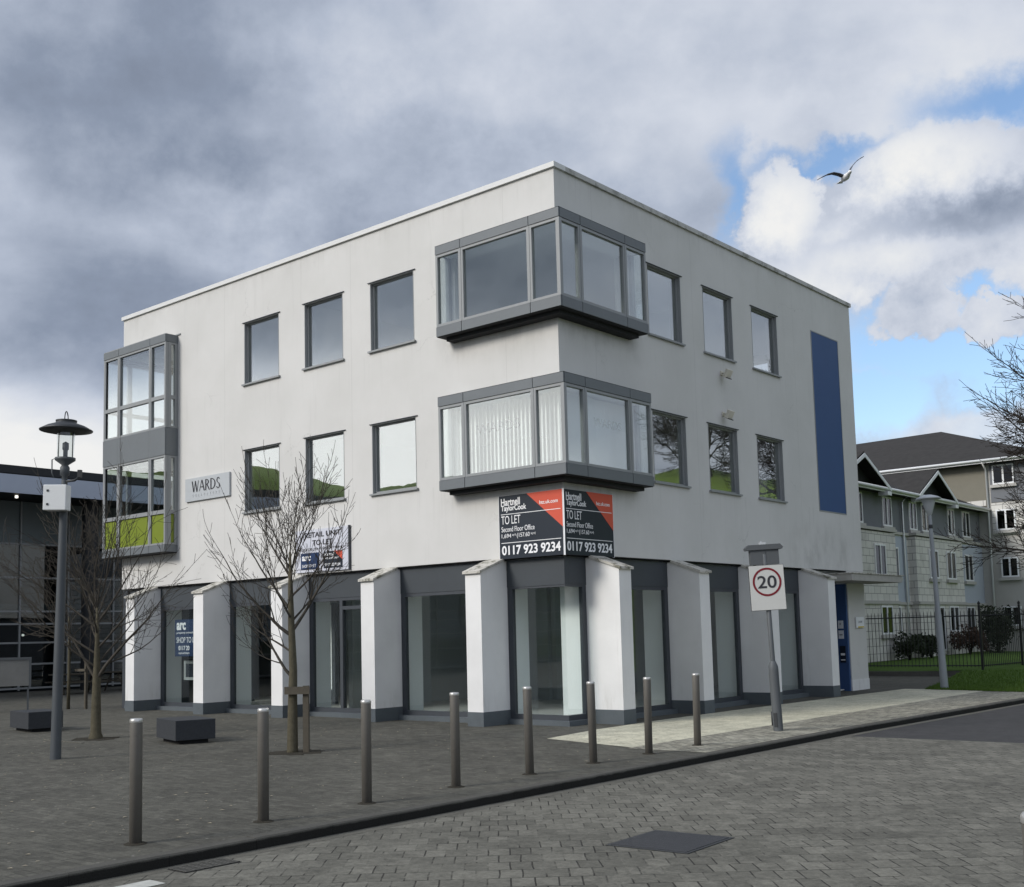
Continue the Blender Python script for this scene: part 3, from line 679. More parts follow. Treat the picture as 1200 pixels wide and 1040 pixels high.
# shopfront fascia and glazing, set back .10
G = .10
fa = MB(); fb(fa, 'L', .1, UE-.25, -G-.12, -G, 2.73, ZB-.045); fb(fa, 'R', .222, 10.1, -G-.12, -G, 2.73, ZB-.045); fb(fa, 'W', .3, VE-.3, -G-.12, -G, 2.73, ZB-.045)
fa.build('fascia', 'fascia_grey', OFF)
def shopfront(F, a0, a1, door=False, m='glass_shop', left=.13, right=.07):
    f = MB(); lo, hi = (a0, a1)
    # left/right as seen: on L the higher a is at left
    la, ra = (right, left) if F == 'L' else (left, right)
    if F == 'R': la, ra = right, left
    fb(f, F, lo, lo+la, -G-.10, -G-.01, .10, 2.729); fb(f, F, hi-ra, hi, -G-.10, -G-.01, .10, 2.729)
    fb(f, F, lo+la, hi-ra, -G-.10, -G-.01, 2.66, 2.729); fb(f, F, lo+la, hi-ra, -G-.10, -G-.01, .10, .20)
    if door:
        mid = lo + (hi-lo)*.58
        fb(f, F, mid-.05, mid+.05, -G-.11, -G-.004, .20, 2.66); fb(f, F, mid-1.0, mid-.93, -G-.11, -G-.004, .20, 2.66)
        fb(f, F, mid-.93, mid-.05, -G-.105, -G-.006, 2.45, 2.53)
    s = f.build('shopfront', 'dark_frame', OFF)
    fb(MB(), F, lo+la-.004, hi-ra+.004, -G-.06, -G-.05, .196, 2.664).build('pane', m, s)
    fb(MB(), F, lo-.02, hi+.02, -G-.14, -G+.14, .0, .10).build('threshold', 'plinth_grey', s)
    if door:
        h = MB().tube([(-(mid-.82), .03, .9), (-(mid-.82), .03, 1.5)], .016, 8); h.build('handle', 'steel_cap', s)
PL = (1.58, 4.66, 7.77, 10.88, 14.0); PR = (.80, 3.80, 6.94, 10.12); PW = .41
for i in range(4): shopfront('L', PL[i]+PW, PL[i+1], door=(i == 1))
shopfront('L', 14.41, UE-.25)
for i in range(3): shopfront('R', PR[i]+PW, PR[i+1])
# corner glazing, mitred glass
f = MB(); fb(f, 'L', 1.45, 1.58, -G-.10, -G-.01, .10, 2.729); fb(f, 'R', .68, .80, -G-.10, -G-.01, .10, 2.729)
fb(f, 'L', .1, 1.45, -G-.10, -G-.01, .10, .20); fb(f, 'R', .2, .68, -G-.10, -G-.01, .10, .20)
fb(f, 'L', .1, 1.45, -G-.10, -G-.01, 2.69, 2.729); fb(f, 'R', .2, .68, -G-.10, -G-.01, 2.69, 2.729)
s = f.build('shopfront', 'dark_frame', OFF)
fb(MB(), 'L', .158, 1.454, -G-.06, -G-.05, .196, 2.694).build('pane', 'glass_shop', s); fb(MB(), 'R', .162, .684, -G-.06, -G-.05, .196, 2.694).build('pane', 'glass_shop', s)
MB().box(-1.6, -.02, .02, .2, 0, .10).box(-.2, -.02, .2, .82, 0, .099).build('threshold', 'plinth_grey', s)
MB().box(-UE+.02, -UE+.25, .02, .3, 0, ZB-.045).box(-UE+.1, -UE+.2, .3, VE-.3, 0, 2.73).build('corner_post', 'dark_frame', OFF)
# piers with plinth and sloping coping
def pier(F, a):
    zt, zo, PD = ZB-.005, 3.07, .70
    def P(q, d, z): return (-q, -d, z) if F == 'L' else (d, q, z)
    m = MB(); a0, a1 = a, a+PW; d0 = -G-.12
    def wedge(mb, a0, a1, d0, d1, zb, z_in, z_out, din=0.0):
        vs = [P(q, d, z) for q in (a0, a1) for d, z in ((d0, zb), (d1, zb), (d1, z_out), (din, z_in), (d0, z_in))]
        mb.add(vs, [(0, 1, 2, 3, 4), (9, 8, 7, 6, 5), (0, 5, 6, 1), (1, 6, 7, 2), (2, 7, 8, 3), (3, 8, 9, 4), (4, 9, 5, 0)])
    wedge(m, a0, a1, d0, PD, .28, zt-.05, zo-.05, -.0)
    o = m.build('pier', 'pier_render', OFF)
    c = MB(); b0, b1 = a0-.035, a1+.035
    vs = [P(q, d, z) for q in (b0, b1) for d, z in ((.004, zt-.05), (PD+.05, zo-.065), (PD+.05, zo-.015), (.004, zt+.006))]
    c.add(vs, [(0, 1, 2, 3), (7, 6, 5, 4), (0, 4, 5, 1), (1, 5, 6, 2), (2, 6, 7, 3), (3, 7, 4, 0)]); c.build('coping', 'stone_coping', o)
    p = MB(); fb(p, F, a0-.006, a1+.006, d0, PD+.006, 0, .28); p.build('plinth', 'plinth_grey', o)
for a in PL: pier('L', a)
for a in PR: pier('R', a)
# ground-floor wall, blue entrance and canopy at the right end
gw = MB().box(-.34, -.002, 12.87, VE, .0, ZB-.006)
gw.build('pilaster', 'render', OFF)
MB().box(-.35, .012, 12.862, VE+.012, 0, .30).build('plinth', 'pier_render', OFF)
MB().box(-UE+.3, -.36, VE-.31, VE-.005, 0, ZB-.006).build('rear_wall', 'render', OFF)
MB().box(-1.4, -.03, 12.78, 12.868, 0, 2.95).box(-1.4, -1.32, 10.53, 12.78, 0, ZB-.05).box(-1.4, -.2, 10.53, 10.6, 0, ZB-.05).build('entrance_lining', 'blue_panel', OFF)
dr = MB().box(-1.32, -1.26, 11.5, 12.7, .03, 2.35).build('door', 'blue_door', OFF)
MB().tube([(-1.23, 12.5, .9), (-1.23, 12.5, 1.4)], .015, 8).build('handle', 'steel_cap', dr)
cn = MB().box(.003, 1.02, 10.9, 14.25, 2.97, 3.15); cn.build('canopy', 'canopy_stone', OFF)
MB().box(.001, 1.05, 10.87, 14.38, 3.152, 3.175).build('canopy_flashing', 'stone_coping', OFF)
MB().quad((.0045, 11.38, 4.93), (.0045, 13.05, 4.93), (.0045, 13.05, 9.87), (.0045, 11.38, 9.87)).box(.0, .006, 11.38, 13.05, 4.93, 9.87).build('blue_panel', 'blue_panel', OFF)
fr = MB(); fb(fr, 'R', 11.35, 11.379, .001, .012, 4.90, 9.90); fb(fr, 'R', 13.051, 13.08, .001, .012, 4.90, 9.90); fb(fr, 'R', 11.379, 13.051, .001, .012, 9.871, 9.90); fb(fr, 'R', 11.379, 13.051, .001, .012, 4.90, 4.929)
fr.build('panel_trim', 'frame_grey', OFF)

# ------------------------------------------------------------------ signs on the building
ROT_L = (R(90), 0, 0); ROT_R = (R(90), 0, R(90))
def sign(name, label, F, a_left, z0, wd, h, m, cat='sign', thick=.03, off=.004, group=None):
    if F == 'L': loc, rot = (-a_left, -off, z0), ROT_L
    else: loc, rot = (off, a_left, z0), ROT_R
    t = thing(name, label, cat, loc, rot, group)
    MB().box(0, wd, 0, h, 0, thick).build('panel', m, t)
    return t
def board_to_let(F, a_left, label):
    wd, h, t = 1.63, 1.28, .035
    s = sign('letting_board', label, F, a_left, 3.30, wd, h, 'navy', thick=t, group=None)
    MB().prism([(.73, h-.001), (wd, h-.001), (wd, .54)], t+.0005, t+.004).build('orange_corner', 'orange_red', s)
    for e0, e1 in ((-.008, 0), (wd, wd+.008)): MB().box(e0, e1, -.01, h+.012, -.002, t+.006).build('edge_trim', 'print_white', s)
    z = t+.005
    for e0 in (.895, .315): MB().box(.05, wd-.05, e0, e0+.012, z, z+.002).build('ruled_line', 'print_white', s)
    text('lettering', 'Hartnell', .06, 1.075, .50, .15, 'print_white', s, z, bold=.02)
    text('lettering', 'TaylorCook', .06, .935, .66, .15, 'print_white', s, z, bold=.02)
    text('lettering', 'htc.uk.com', 1.06, 1.03, .46, .075, 'print_white', s, z, bold=.012)
    text('lettering', 'TO LET', .06, .70, .50, .17, 'print_white', s, z)
    text('lettering', 'Second Floor Office', .06, .545, .86, .105, 'print_white', s, z)
    text('lettering', '1,694', .06, .41, .25, .095, 'print_white', s, z)
    text('lettering', 'sq ft', .335, .445, .10, .055, 'print_white', s, z)
    text('lettering', '(157.60', .46, .395, .33, .11, 'print_white', s, z)
    text('lettering', 'sq m)', .82, .44, .12, .06, 'print_white', s, z)
    text('lettering', '0117 923 9234', .06, .075, 1.50, .19, 'print_white', s, z, bold=.025)
board_to_let('L', 1.62, 'dark letting board with orange corner on the left face of the corner')
board_to_let('R', -.03, 'dark letting board with orange corner on the right face of the corner')
ws = sign('name_sign', 'pale grey solicitors sign on white wall beside the two storey bay', 'L', 12.62, 5.5, 1.94, .61, 'sign_grey', thick=.05)
def strokes(letters, x, y, h, parent, z, m):
    """flared roman capitals, thick and thin strokes"""
    mb = MB()
    T, t = .15, .055
    def st(x0, y0, x1, y1, w0, ox):
        mb.prism([(ox+(x0-w0/2)*h, y+y0*h), (ox+(x0+w0/2)*h, y+y0*h), (ox+(x1+w0/2)*h, y+y1*h), (ox+(x1-w0/2)*h, y+y1*h)], z, z+.004)
    def arc(cx, cy, rx, ry, a0, a1, ox, w1=.06, w2=.15):
        n = 14; po, pi = [], []
        for i in range(n+1):
            a = R(a0 + (a1-a0)*i/n); wdt = w1 + (w2-w1)*abs(math.cos(a))
            po.append((ox+(cx+rx*math.cos(a))*h, y+(cy+ry*math.sin(a))*h)); pi.append((ox+(cx+(rx-wdt)*math.cos(a))*h, y+(cy+(ry-min(wdt, .07))*math.sin(a))*h))
        for i in range(n): mb.prism([po[i], po[i+1], pi[i+1], pi[i]], z, z+.004)
    for ch in letters:
        if ch == 'W':
            st(.08, 1, .32, 0, T, x); st(.36, 0, .56, 1, t, x); st(.56, 1, .80, 0, T, x); st(.84, 0, 1.04, 1, t, x); adv = 1.14
        elif ch == 'A':
            st(.06, 0, .40, 1, t, x); st(.44, 1, .80, 0, T, x); mb.box(x+.2*h, x+.64*h, y+.33*h, y+.40*h, z, z+.004); adv = .93
        elif ch == 'R':
            st(.10, 0, .10, 1, T, x); arc(.16, .74, .40, .26, -90, 90, x); st(.30, .5, .64, 0, T, x); adv = .78
        elif ch == 'D':
            st(.10, 0, .10, 1, T, x); arc(.16, .5, .62, .5, -90, 90, x); adv = .90
        else:
            arc(.28, .75, .24, .25, 20, 270, x, .06, .13); arc(.26, .26, .28, .26, 90, -160, x, .06, .14); adv = .58
        x += adv*h
    return mb.build('lettering', m, parent)
strokes('WARDS', .30, .235, .29, ws, .054, 'print_dark')
for i, ch in enumerate('SOLICITORS'): text('lettering', ch, .34+i*.128, .10, .05 if ch != 'I' else .015, .07, 'print_grey', ws, .052)
rs = sign('letting_board', 'white retail unit to let board with two small logos behind the bare tree', 'L', 8.06, 3.365, 1.88, 1.0, 'board_white', thick=.05)
MB().box(1.88, 1.91, -.01, 1.01, -.01, .055).build('edge_trim', 'dark_frame', rs)
text('lettering', 'RETAIL UNIT', .35, .81, 1.28, .125, 'print_dark', rs, .054, bold=.02)
text('lettering', 'TO LET', .62, .62, .72, .125, 'print_dark', rs, .054, bold=.02)
text('lettering', '(EXCELLENT LOCATION)', .26, .49, 1.42, .07, 'print_dark', rs, .054)
for x0, m, a, b in ((.20, 'navy_blue', 'arc', None), (1.02, 'navy', 'Hartnell', 'TaylorCook')):
    lg = MB().box(x0, x0+.66, .06, .45, .0505, .056).build('logo_plate', m, rs)
    if b:
        MB().prism([(x0+.36, .449), (x0+.66, .449), (x0+.66, .24)], .0565, .058).build('orange_corner', 'orange_red', rs)
        text('lettering', a, x0+.05, .345, .34, .075, 'print_white', rs, .0585, bold=.015); text('lettering', b, x0+.05, .25, .50, .075, 'print_white', rs, .0585, bold=.015)
        text('lettering', '0117 923 9234', x0+.05, .10, .54, .07, 'print_white', rs, .0585, bold=.015)
    else:
        text('lettering', a, x0+.05, .27, .32, .11, 'print_white', rs, .0585, bold=.03)
        text('lettering', 'SHOP TO LET', x0+.05, .11, .5, .07, 'print_white', rs, .0585)
ar = sign('window_poster', 'navy shop to let poster inside the leftmost shop window', 'L', 13.43, 1.42, 1.35, .98, 'navy_blue', off=-.19, thick=.01)
text('lettering', 'arc', .08, .70, .42, .20, 'print_white', ar, .012, bold=.035)
text('lettering', 'property consultants', .08, .585, .95, .075, 'print_white', ar, .012)
text('lettering', 'SHOP TO LET', .08, .36, .98, .15, 'print_white', ar, .012)
text('lettering', '0117 20', .17, .16, .50, .12, 'print_white', ar, .012, bold=.02)
text('lettering', 'retail and leisure', .17, .06, .5, .06, 'print_white', ar, .012)
wd = sign('wall_unit', 'grey framed wall unit below the navy poster in the leftmost shop window', 'L', 13.42, .78, .70, .52, 'interior_grey', 'wall unit', .10, -.55)
MB().box(.10, .60, .08, .44, .101, .106).build('screen', 'navy', wd)
nb = sign('name_plate', 'small white name plate on pilaster right of the blue entrance', 'R', 13.25, 1.73, .52, .30, 'sign_white', 'name plate', .03, .016)
text('lettering', 'LAW', .12, .13, .28, .07, 'print_grey', nb, .033); MB().box(.1, .5, 0.005, .04, .0305, .032).build('yellow_stripe', 'yellow', nb)
def notice(label, x, z, wd, h, m, cat, nm):
    t = thing(nm, label, cat, (x, 12.775, z), ROT_L); MB().box(0, wd, 0, h, 0, .014).build('panel', m, t); return t
n1 = notice('white notice on blue entrance reveal, the upper one of two', -.28, 1.72, .15, .22, 'sign_white', 'notice', 'wall_notice'); text('lettering', '1', .05, .1, .03, .06, 'print_grey', n1, .015)
n2 = notice('white notice on blue entrance reveal, the lower one of two', -.28, 1.44, .15, .23, 'sign_white', 'notice', 'wall_notice'); MB().box(.03, .12, .09, .13, .0145, .016).build('printed_line', 'print_grey', n2)
n3 = notice('navy entry phone with two pale plates on blue entrance reveal', -.26, .78, .16, .46, 'navy', 'entry phone', 'entry_phone')
MB().box(.02, .14, .06, .09, .0145, .02).box(.02, .14, .20, .26, .0145, .02).build('button_plate', 'print_white', n3)
def flood(z, label):
    t = thing('flood_light', label, 'flood light', (.003, 6.36, z), (0, 0, 0), 'small cream lights on the right facade'); t.scale = (.82, .82, .82)
    MB().box(0, .03, -.06, .06, -.06, .06).tube([(.03, 0, 0), (.16, 0, -.02)], .022, 8).build('bracket', 'cream', t)
    rot = Matrix.Rotation(R(28), 3, 'Y') @ Matrix.Rotation(R(-20), 3, 'Z')
    MB().obox((.22, 0, -.05), .065, .10, .13, rot).build('housing', 'cream', t, bevel=.015)
    MB().obox((.235, -.005, -.185), .05, .085, .012, rot).build('lens', 'dark_metal', t)
flood(7.89, 'cream flood light on white wall below the middle upper window')
flood(6.90, 'cream flood light on white wall just above the middle lower window')

# ------------------------------------------------------------------ street furniture
def make_bollard(label):
    t = thing('bollard', label, 'bollard', group='steel bollards along the kerb')
    MB().lathe([(0, -.15), (.056, -.15), (.056, 1.075)], 20).build('post', 'steel', t)
    MB().lathe([(.0563, 1.075), (.058, 1.08), (.058, 1.10), (.05, 1.11), (0, 1.113)], 20).build('cap', 'steel_cap', t)
    MB().lathe([(.056, .012), (.085, .010), (.105, .002)], 16).build('footing', 'earth', t)
    return t
BP = [(4.13, -11.82), (4.12, -10.40), (4.10, -9.0), (4.04, -7.52), (4.04, -6.14), (4.02, -4.74), (4.04, -3.40), (4.04, -2.04)]
BL = ['steel bollard at the far left of the kerb row, beside the drain grating', 'steel bollard left of the staked tree, second from the left of the row',
      'steel bollard in front of the fourth white pier, third from the left', 'steel bollard before the shop window left of the corner, fourth from left',
      'steel bollard in front of the left half of the glazed corner, fifth from left', 'steel bollard before the pier right of the glazed corner, sixth from the left',
      'steel bollard on the buff footway edge, second last of the kerb row', 'steel bollard standing on buff setts, last of the kerb row before the speed sign']
b0 = make_bollard(BL[0]); lean = [(0, 0), (.004, 0), (-.006, .003), (.003, .004), (.01, .004), (.012, .008), (.02, .012), (.012, .006)]
for i, (x, y) in enumerate(BP):
    o = b0 if i == 0 else copy_tree(b0)
    o['label'] = BL[i]; o.location = (x, y, 0); o.rotation_euler = (lean[i][1], lean[i][0]*.6, i*1.1)
o = copy_tree(b0); o['label'] = 'steel bollard cut by the right picture edge, on the near side'; o.location = (12.232, -13.272, 0); o.rotation_euler = (0, 0, .4)

def lamp_heritage():
    t = thing('street_lamp', 'grey lamp post with wide disc lantern and white cabinet left of the building', 'street lamp', (-3.89, -8.29, 0), (R(-.75), R(.85), 0))
    MB().lathe([(.086, 0), (.082, .3), (.075, 2.2), (.062, 3.9), (.050, 4.35), (.046, 4.45)], 20).build('post', 'lamp_grey', t)
    rz = Matrix.Rotation(R(40), 3, 'Z')
    bx = MB().obox((.04, -.14, 4.14), .185, .105, .205, rz).build('cabinet', 'white_metal', t, bevel=.012)
    lk = MB()
    for dz in (-.11, .11): lk.obox(Vector((.04, -.14, 4.14+dz)) + rz @ Vector((-.11, -.108, 0)), .016, .006, .016, rz)
    lk.build('lock', 'dark_metal', bx)
    z = 4.45
    MB().lathe([(.045, z-.1), (.045, z+.06), (.075, z+.08), (.075, z+.2), (.05, z+.24), (.16, z+.32), (.16, z+.36), (.03, z+.37)], 20).build('collar', 'lamp_grey', t)
    MB().lathe([(.125, z+.36), (.14, z+.78)], 20).build('lantern_glass', 'glass_lamp', t)
    MB().lathe([(.0, z+.36), (.035, z+.37), (.035, z+.48), (.05, z+.5), (.05, z+.6), (0, z+.63)], 12).build('bulb', 'lamp_grey', t)
    bar = MB()
    for k in range(4):
        a = k*PI/2+.3; bar.tube([(.15*math.cos(a), .15*math.sin(a), z+.34), (.15*math.cos(a), .15*math.sin(a), z+.80)], .008, 6)
    bar.build('lantern_bar', 'lamp_grey', t)
    MB().lathe([(0, z+.76), (.15, z+.765), (.28, z+.775), (.41, z+.80), (.415, z+.815), (.30, z+.88), (.17, z+.925), (.16, z+.95), (.165, z+.955), (.165, z+.975), (.05, z+.99), (0, z+.99)], 28).build('lamp_shade', 'dark_metal', t)
    MB().tube([(.135*math.cos(a)*.77, -.135*math.cos(a)*.64, z+.98+.14*math.sin(a)) for a in [PI*i/14 for i in range(15)]], .009, 6).build('loop', 'dark_metal', t)
    # little camera and hook on the collar
    cm = MB(); cm.tube([(.05, 0, z-.03), (.14, .10, z-.01), (.19, .15, z+.05)], .02, 8); cm.obox((.19, .155, z+.10), .03, .03, .06, rz); cm.build('camera_bracket', 'dark_metal', t)
    MB().tube([(-.11, -.1, z+.36), (-.16, -.14, z+.33), (-.15, -.14, z+.12), (-.13, -.12, z+.04)], .012, 6).build('hook', 'galvanised', t)
lamp_heritage()

def speed_sign():
    t = thing('speed_sign', 'twenty speed limit sign on grey post standing on the buff footway', 'road sign', (3.98, .74, 0), (R(1.36), R(-1.5), R(5)))
    MB().lathe([(.085, -.1), (.085, 1.05), (.082, 1.12), (.05, 1.2), (.045, 1.21)], 18).build('post_base', 'galvanised', t)
    MB().lathe([(.042, 1.2), (.042, 3.08), (0, 3.09)], 14).build('post', 'galvanised', t)
    MB().tube([(-.08, -.03, .1), (-.08, -.03, .34)], .02, 6).box(-.03, .03, -.09, -.08, .08, .32).build('inspection_door', 'dark_metal', t)
    # plate faces the camera side (-y, turned a little towards +x)
    rz = Matrix.Rotation(R(33), 4, 'Z')
    pl = bpy.data.objects.new('plate_mount', None)
    h = .78; wd = .60
    e = MB().box(-wd/2, wd/2, -.062, -.05, 2.10, 2.10+h); po = e.build('sign_plate', 'plate_white', t); po.rotation_euler = (0, 0, R(33))
    bk = MB().box(-wd/2-.008, wd/2+.008, -.049, -.04, 2.092, 2.10+h+.008).build('backing', 'dark_metal', po)
    c = (0, 2.10+.49)
    ring = MB(); n = 48
    T = Matrix.Translation((0, -.063, 0)) @ Matrix.Rotation(R(90), 4, 'X')
    vs = [T @ Vector((c[0]+r*math.cos(2*PI*k/n), c[1]+r*math.sin(2*PI*k/n), z)) for z in (0, .003) for r in (.215, .25) for k in range(n)]
    fs = []
    for k in range(n):
        k2 = (k+1) % n; fs += [(2*n+k, 2*n+k2, 3*n+k2, 3*n+k), (k, k2, 2*n+k2, 2*n+k), (n+k, n+k2, 3*n+k2, 3*n+k), (k, k2, n+k2, n+k)]
    ring.add(vs, fs).build('red_ring', 'sign_red', po)
    tx = text('numeral', '20', -.165, c[1]-.11, .33, .22, 'print_dark', po, .064, bold=.012); tx.rotation_euler = (R(90), 0, 0)
    bx = MB().box(-.25, .02, -.03, .13, 2.90, 3.17).box(.03, .25, -.03, .13, 2.90, 3.17).box(.018, .032, -.02, .12, 2.9, 3.16)
    bo = bx.build('lamp_box', 'galvanised', t); bo.rotation_euler = (0, 0, R(33))
    MB().prism([(-.32, 3.16), (.31, 3.16), (.33, 3.19), (.28, 3.25), (-.28, 3.25), (-.33, 3.20)], -.17, .06, Matrix.Rotation(R(90), 4, 'X')).build('hood', 'galvanised', bo)
    MB().box(-.07, .03, -.05, .06, 3.251, 3.29).box(-.05, -.03, 0, .02, 3.27, 3.31).build('sensor', 'sign_grey', bo)
speed_sign()
def lamp_right():
    t = thing('street_lamp', 'tall tapered grey lamp column with shallow dish head before the railings', 'street lamp', (2.05, 14.19, 0), (R(.4), R(-1.3), 0))
    MB().lathe([(.11, -.1), (.10, .5), (.085, 2.0), (.07, 2.2), (.052, 4.78), (.05, 4.8)], 16).build('post', 'lamp_pale', t)
    MB().lathe([(.054, 4.42), (.058, 4.43), (.058, 4.52), (.054, 4.53)], 16).build('band', 'dark_metal', t)
    MB().lathe([(.05, 4.8), (.07, 4.82), (.19, 5.22), (.19, 5.25)], 18).build('lantern', 'sign_grey', t)
    MB().lathe([(.0, 5.22), (.34, 5.24), (.345, 5.26), (.25, 5.31), (.10, 5.36), (0, 5.37)], 24).build('dish', 'sign_grey', t)
lamp_right()
def bench(label, loc, rz):
    t = thing('block_bench', label, 'bench', loc, (0, 0, rz), 'dark stone block benches')
    MB().box(-.56, .56, -.36, .36, .07, .42).build('seat_block', 'granite', t, bevel=.006)
    MB().box(-.46, .46, -.26, .26, 0, .07).build('recessed_base', 'joint_dark', t)
bench('dark stone block bench between the bollard and the second white pier', (-4.58, -5.44, 0), R(-16))
bench('dark stone block bench at far left behind the lamp post', (-10.2, -5.35, 0), R(-8))
cov = thing('manhole_cover', 'dark square access cover set diagonally in the road setts', 'manhole cover', (7.77, -8.71, -.098), (0, 0, R(3)))
MB().box(-.37, .37, -.40, .40, 0, .006).build('lid', 'iron', cov)
fr = MB().box(-.41, -.375, -.44, .44, 0, .004).box(.375, .41, -.44, .44, 0, .004).box(-.375, .375, -.44, -.405, 0, .004).box(-.375, .375, .405, .44, 0, .004).build('frame', 'dark_metal', cov)
gy = thing('drain_grating', 'iron drain grating in the gutter below the nearest bollard', 'drain', (5.12, -11.75, -.0965))
gm = MB()
for i in range(6): gm.box(-.17+i*.045, -.142+i*.045, -.27, .27, 0, .006)
for j in range(7): gm.box(-.17, .083, -.27+j*.086, -.245+j*.086, .0005, .0055)
gm.build('grate', 'drain_iron', gy)
MB().box(-.18, .095, -.28, .28, -.02, -.0005).build('sump', 'joint_dark', gy)
bd = thing('notice_board', 'pale framed notice board on two legs at the left edge', 'notice board', (-17.9, -2.3, 0), (0, 0, R(62)))
MB().box(-.75, .62, -.03, .03, .70, 1.42).build('panel', 'notice_grey', bd)
MB().box(-.8, .68, -.05, .05, 1.42, 1.49).box(.62, .68, -.05, .05, .66, 1.419).box(-.8, -.75, -.05, .05, .66, 1.419).build('frame', 'galvanised', bd)
for x in (-.72, .60): MB().box(x-.025, x+.025, -.026, .026, 0, .699 if x < 0 else .659).build('leg', 'galvanised', bd)

# ------------------------------------------------------------------ trees
def grow(mb, p, d, length, r, depth, rn, prm):
    segs = 5 if depth else 4
    pts = [Vector(p)]; dirs = []; d = Vector(d).normalized()
    for i in range(segs):
        d = (d + Vector((rn.uniform(-1, 1), rn.uniform(-1, 1), rn.uniform(-1, 1)))*prm['wob'] + Vector((0, 0, 1))*prm['up']).normalized()
        pts.append(pts[-1] + d*(length/segs)); dirs.append(d)
    r1 = max(prm['rmin'], r*prm['tip'])
    mb.tube(pts, [r + (r1-r)*i/segs for i in range(segs+1)], 6 if r > .03 else 4 if r > .01 else 3, cap=False)
    if depth == 0: return
    nc = prm['kids'][min(len(prm['kids'])-1, prm['max']-depth)]
    for k in range(nc):
        t = prm['t0'] + (1-prm['t0'])*(k+rn.random())/nc; i = min(segs-1, int(t*segs)); q = pts[i].lerp(pts[i+1], t*segs-i)
        ax = dirs[i].cross(Vector((rn.uniform(-1, 1), rn.uniform(-1, 1), rn.uniform(-1, 1)))).normalized()
        nd = Matrix.Rotation(R(rn.uniform(*prm['ang'])), 3, ax) @ dirs[i]
        grow(mb, q, nd, length*rn.uniform(*prm['len'])*(1.15-.5*t), max(prm['rmin'], (r+(r1-r)*t)*rn.uniform(.45, .65)), depth-1, rn, prm)
    grow(mb, pts[-1], dirs[-1], length*.6, r1, max(0, depth-1), rn, prm)
def limb_tree(name, label, loc, trunk_pts, trunk_r, limbs, prm, seed, group=None, bark='bark', twig='twig'):
    rn = random.Random(seed); t = thing(name, label, 'tree', loc, group=group)
    tr = MB(); tr.tube([Vector(p) for p in trunk_pts], trunk_r, 10)
    tr.build('trunk', bark, t)
    cr = MB()
    for (z, azd, eld, ln, r) in limbs:
        for a, b in zip(trunk_pts, trunk_pts[1:]):
            if a[2] <= z <= b[2]:
                q = Vector(a).lerp(Vector(b), (z-a[2])/(b[2]-a[2])); break
        else: q = Vector(trunk_pts[-1])
        d = Vector((math.sin(R(azd))*math.cos(R(eld)), math.cos(R(azd))*math.cos(R(eld)), math.sin(R(eld))))
        grow(cr, q, d, ln, r, prm['max'], rn, prm)
    cr.build('branches', twig, t)
    return t
prm_c = dict(wob=.11, up=.07, tip=.40, rmin=.0036, kids=[4, 3, 2], max=3, t0=.2, ang=(22, 50), len=(.45, .72))
rn = random.Random(21)
# azimuths: picture-right is az 50, picture-left az -130
lc = [(z_*.9, a_, e_-7, l_*.78, r_*.70) for z_, a_, e_, l_, r_ in [(1.30, -125, 48, 1.25, .040), (1.75, -95, 40, 1.15, .028), (2.05, -140, 32, 1.5, .042), (2.12, 58, 58, 1.5, .045), (2.3, 10, 50, 1.3, .03), (2.35, 160, 48, 1.3, .032),
      (2.5, -110, 55, 1.45, .034), (2.75, 50, 50, 1.2, .028), (2.9, -50, 60, 1.3, .026), (3.0, 120, 62, 1.2, .026), (3.1, -130, 66, 1.3, .026), (3.2, 30, 75, 1.25, .026), (3.2, -150, 80, 1.3, .026), (3.2, 55, 70, 1.2, .024)]]
limb_tree('bare_tree', 'bare young tree tied to a stake in front of the middle piers', (-1.15, -5.77, 0), [(0, 0, -.1), (0, 0, .05), (.01, .0, .8), (.03, .0, 1.3), (-.01, 0, 2.05), (-.05, .02, 2.6), (-.03, 0, 3.2)], [.10, .088, .074, .064, .052, .040, .016], lc + [(3.2, 20, 84, .95, .014), (3.0, -120, 70, 1.0, .012), (3.1, 70, 66, .95, .012)], prm_c, 5)
prm_l = dict(wob=.12, up=.03, tip=.40, rmin=.0042, kids=[4, 3, 2], max=3, t0=.2, ang=(20, 52), len=(.45, .72))
ll = [(z_, a_, e_, l_*.88, r_*.72) for z_, a_, e_, l_, r_ in [(1.10, -118, 52, 1.7, .045), (1.12, 62, 50, 1.75, .05), (1.35, -150, 40, 1.6, .035), (1.4, 10, 45, 1.6, .035), (1.6, -130, 30, 1.85, .036), (1.7, 70, 36, 1.6, .034), (1.85, -80, 50, 1.6, .032), (2.0, 130, 42, 1.6, .034),
      (2.1, -135, 44, 1.8, .034), (2.2, 45, 52, 1.7, .034), (2.3, -20, 55, 1.5, .03), (2.4, -120, 62, 1.6, .03), (2.5, 60, 68, 1.6, .03), (2.5, 180, 60, 1.5, .03), (2.5, -140, 80, 1.5, .032)]]
limb_tree('bare_tree', 'bare tree with low spreading limbs between the lamp post and the first pier', (-6.88, -5.88, 0), [(0, 0, -.1), (0, 0, .04), (0, 0, .12), (.0, .0, .6), (.01, .0, 1.1), (0, 0.01, 1.8), (0, 0, 2.5)], [.15, .13, .10, .088, .076, .045, .018], ll + [(2.5, 40, 82, 1.6, .017), (2.5, -100, 74, 1.5, .016)], prm_l, 11)
# stake tied to the middle tree
st = thing('tree_stake', 'short timber stake with a tie bar beside the middle bare tree', 'tree stake', (-.94, -5.66, 0), (0, 0, R(38)))
MB().box(-.045, .045, -.045, .045, -.1, 1.05).build('post', 'wood', st)
MB().box(-.33, .07, -.085, -.047, .92, 1.04).build('tie_bar', 'wood', st)
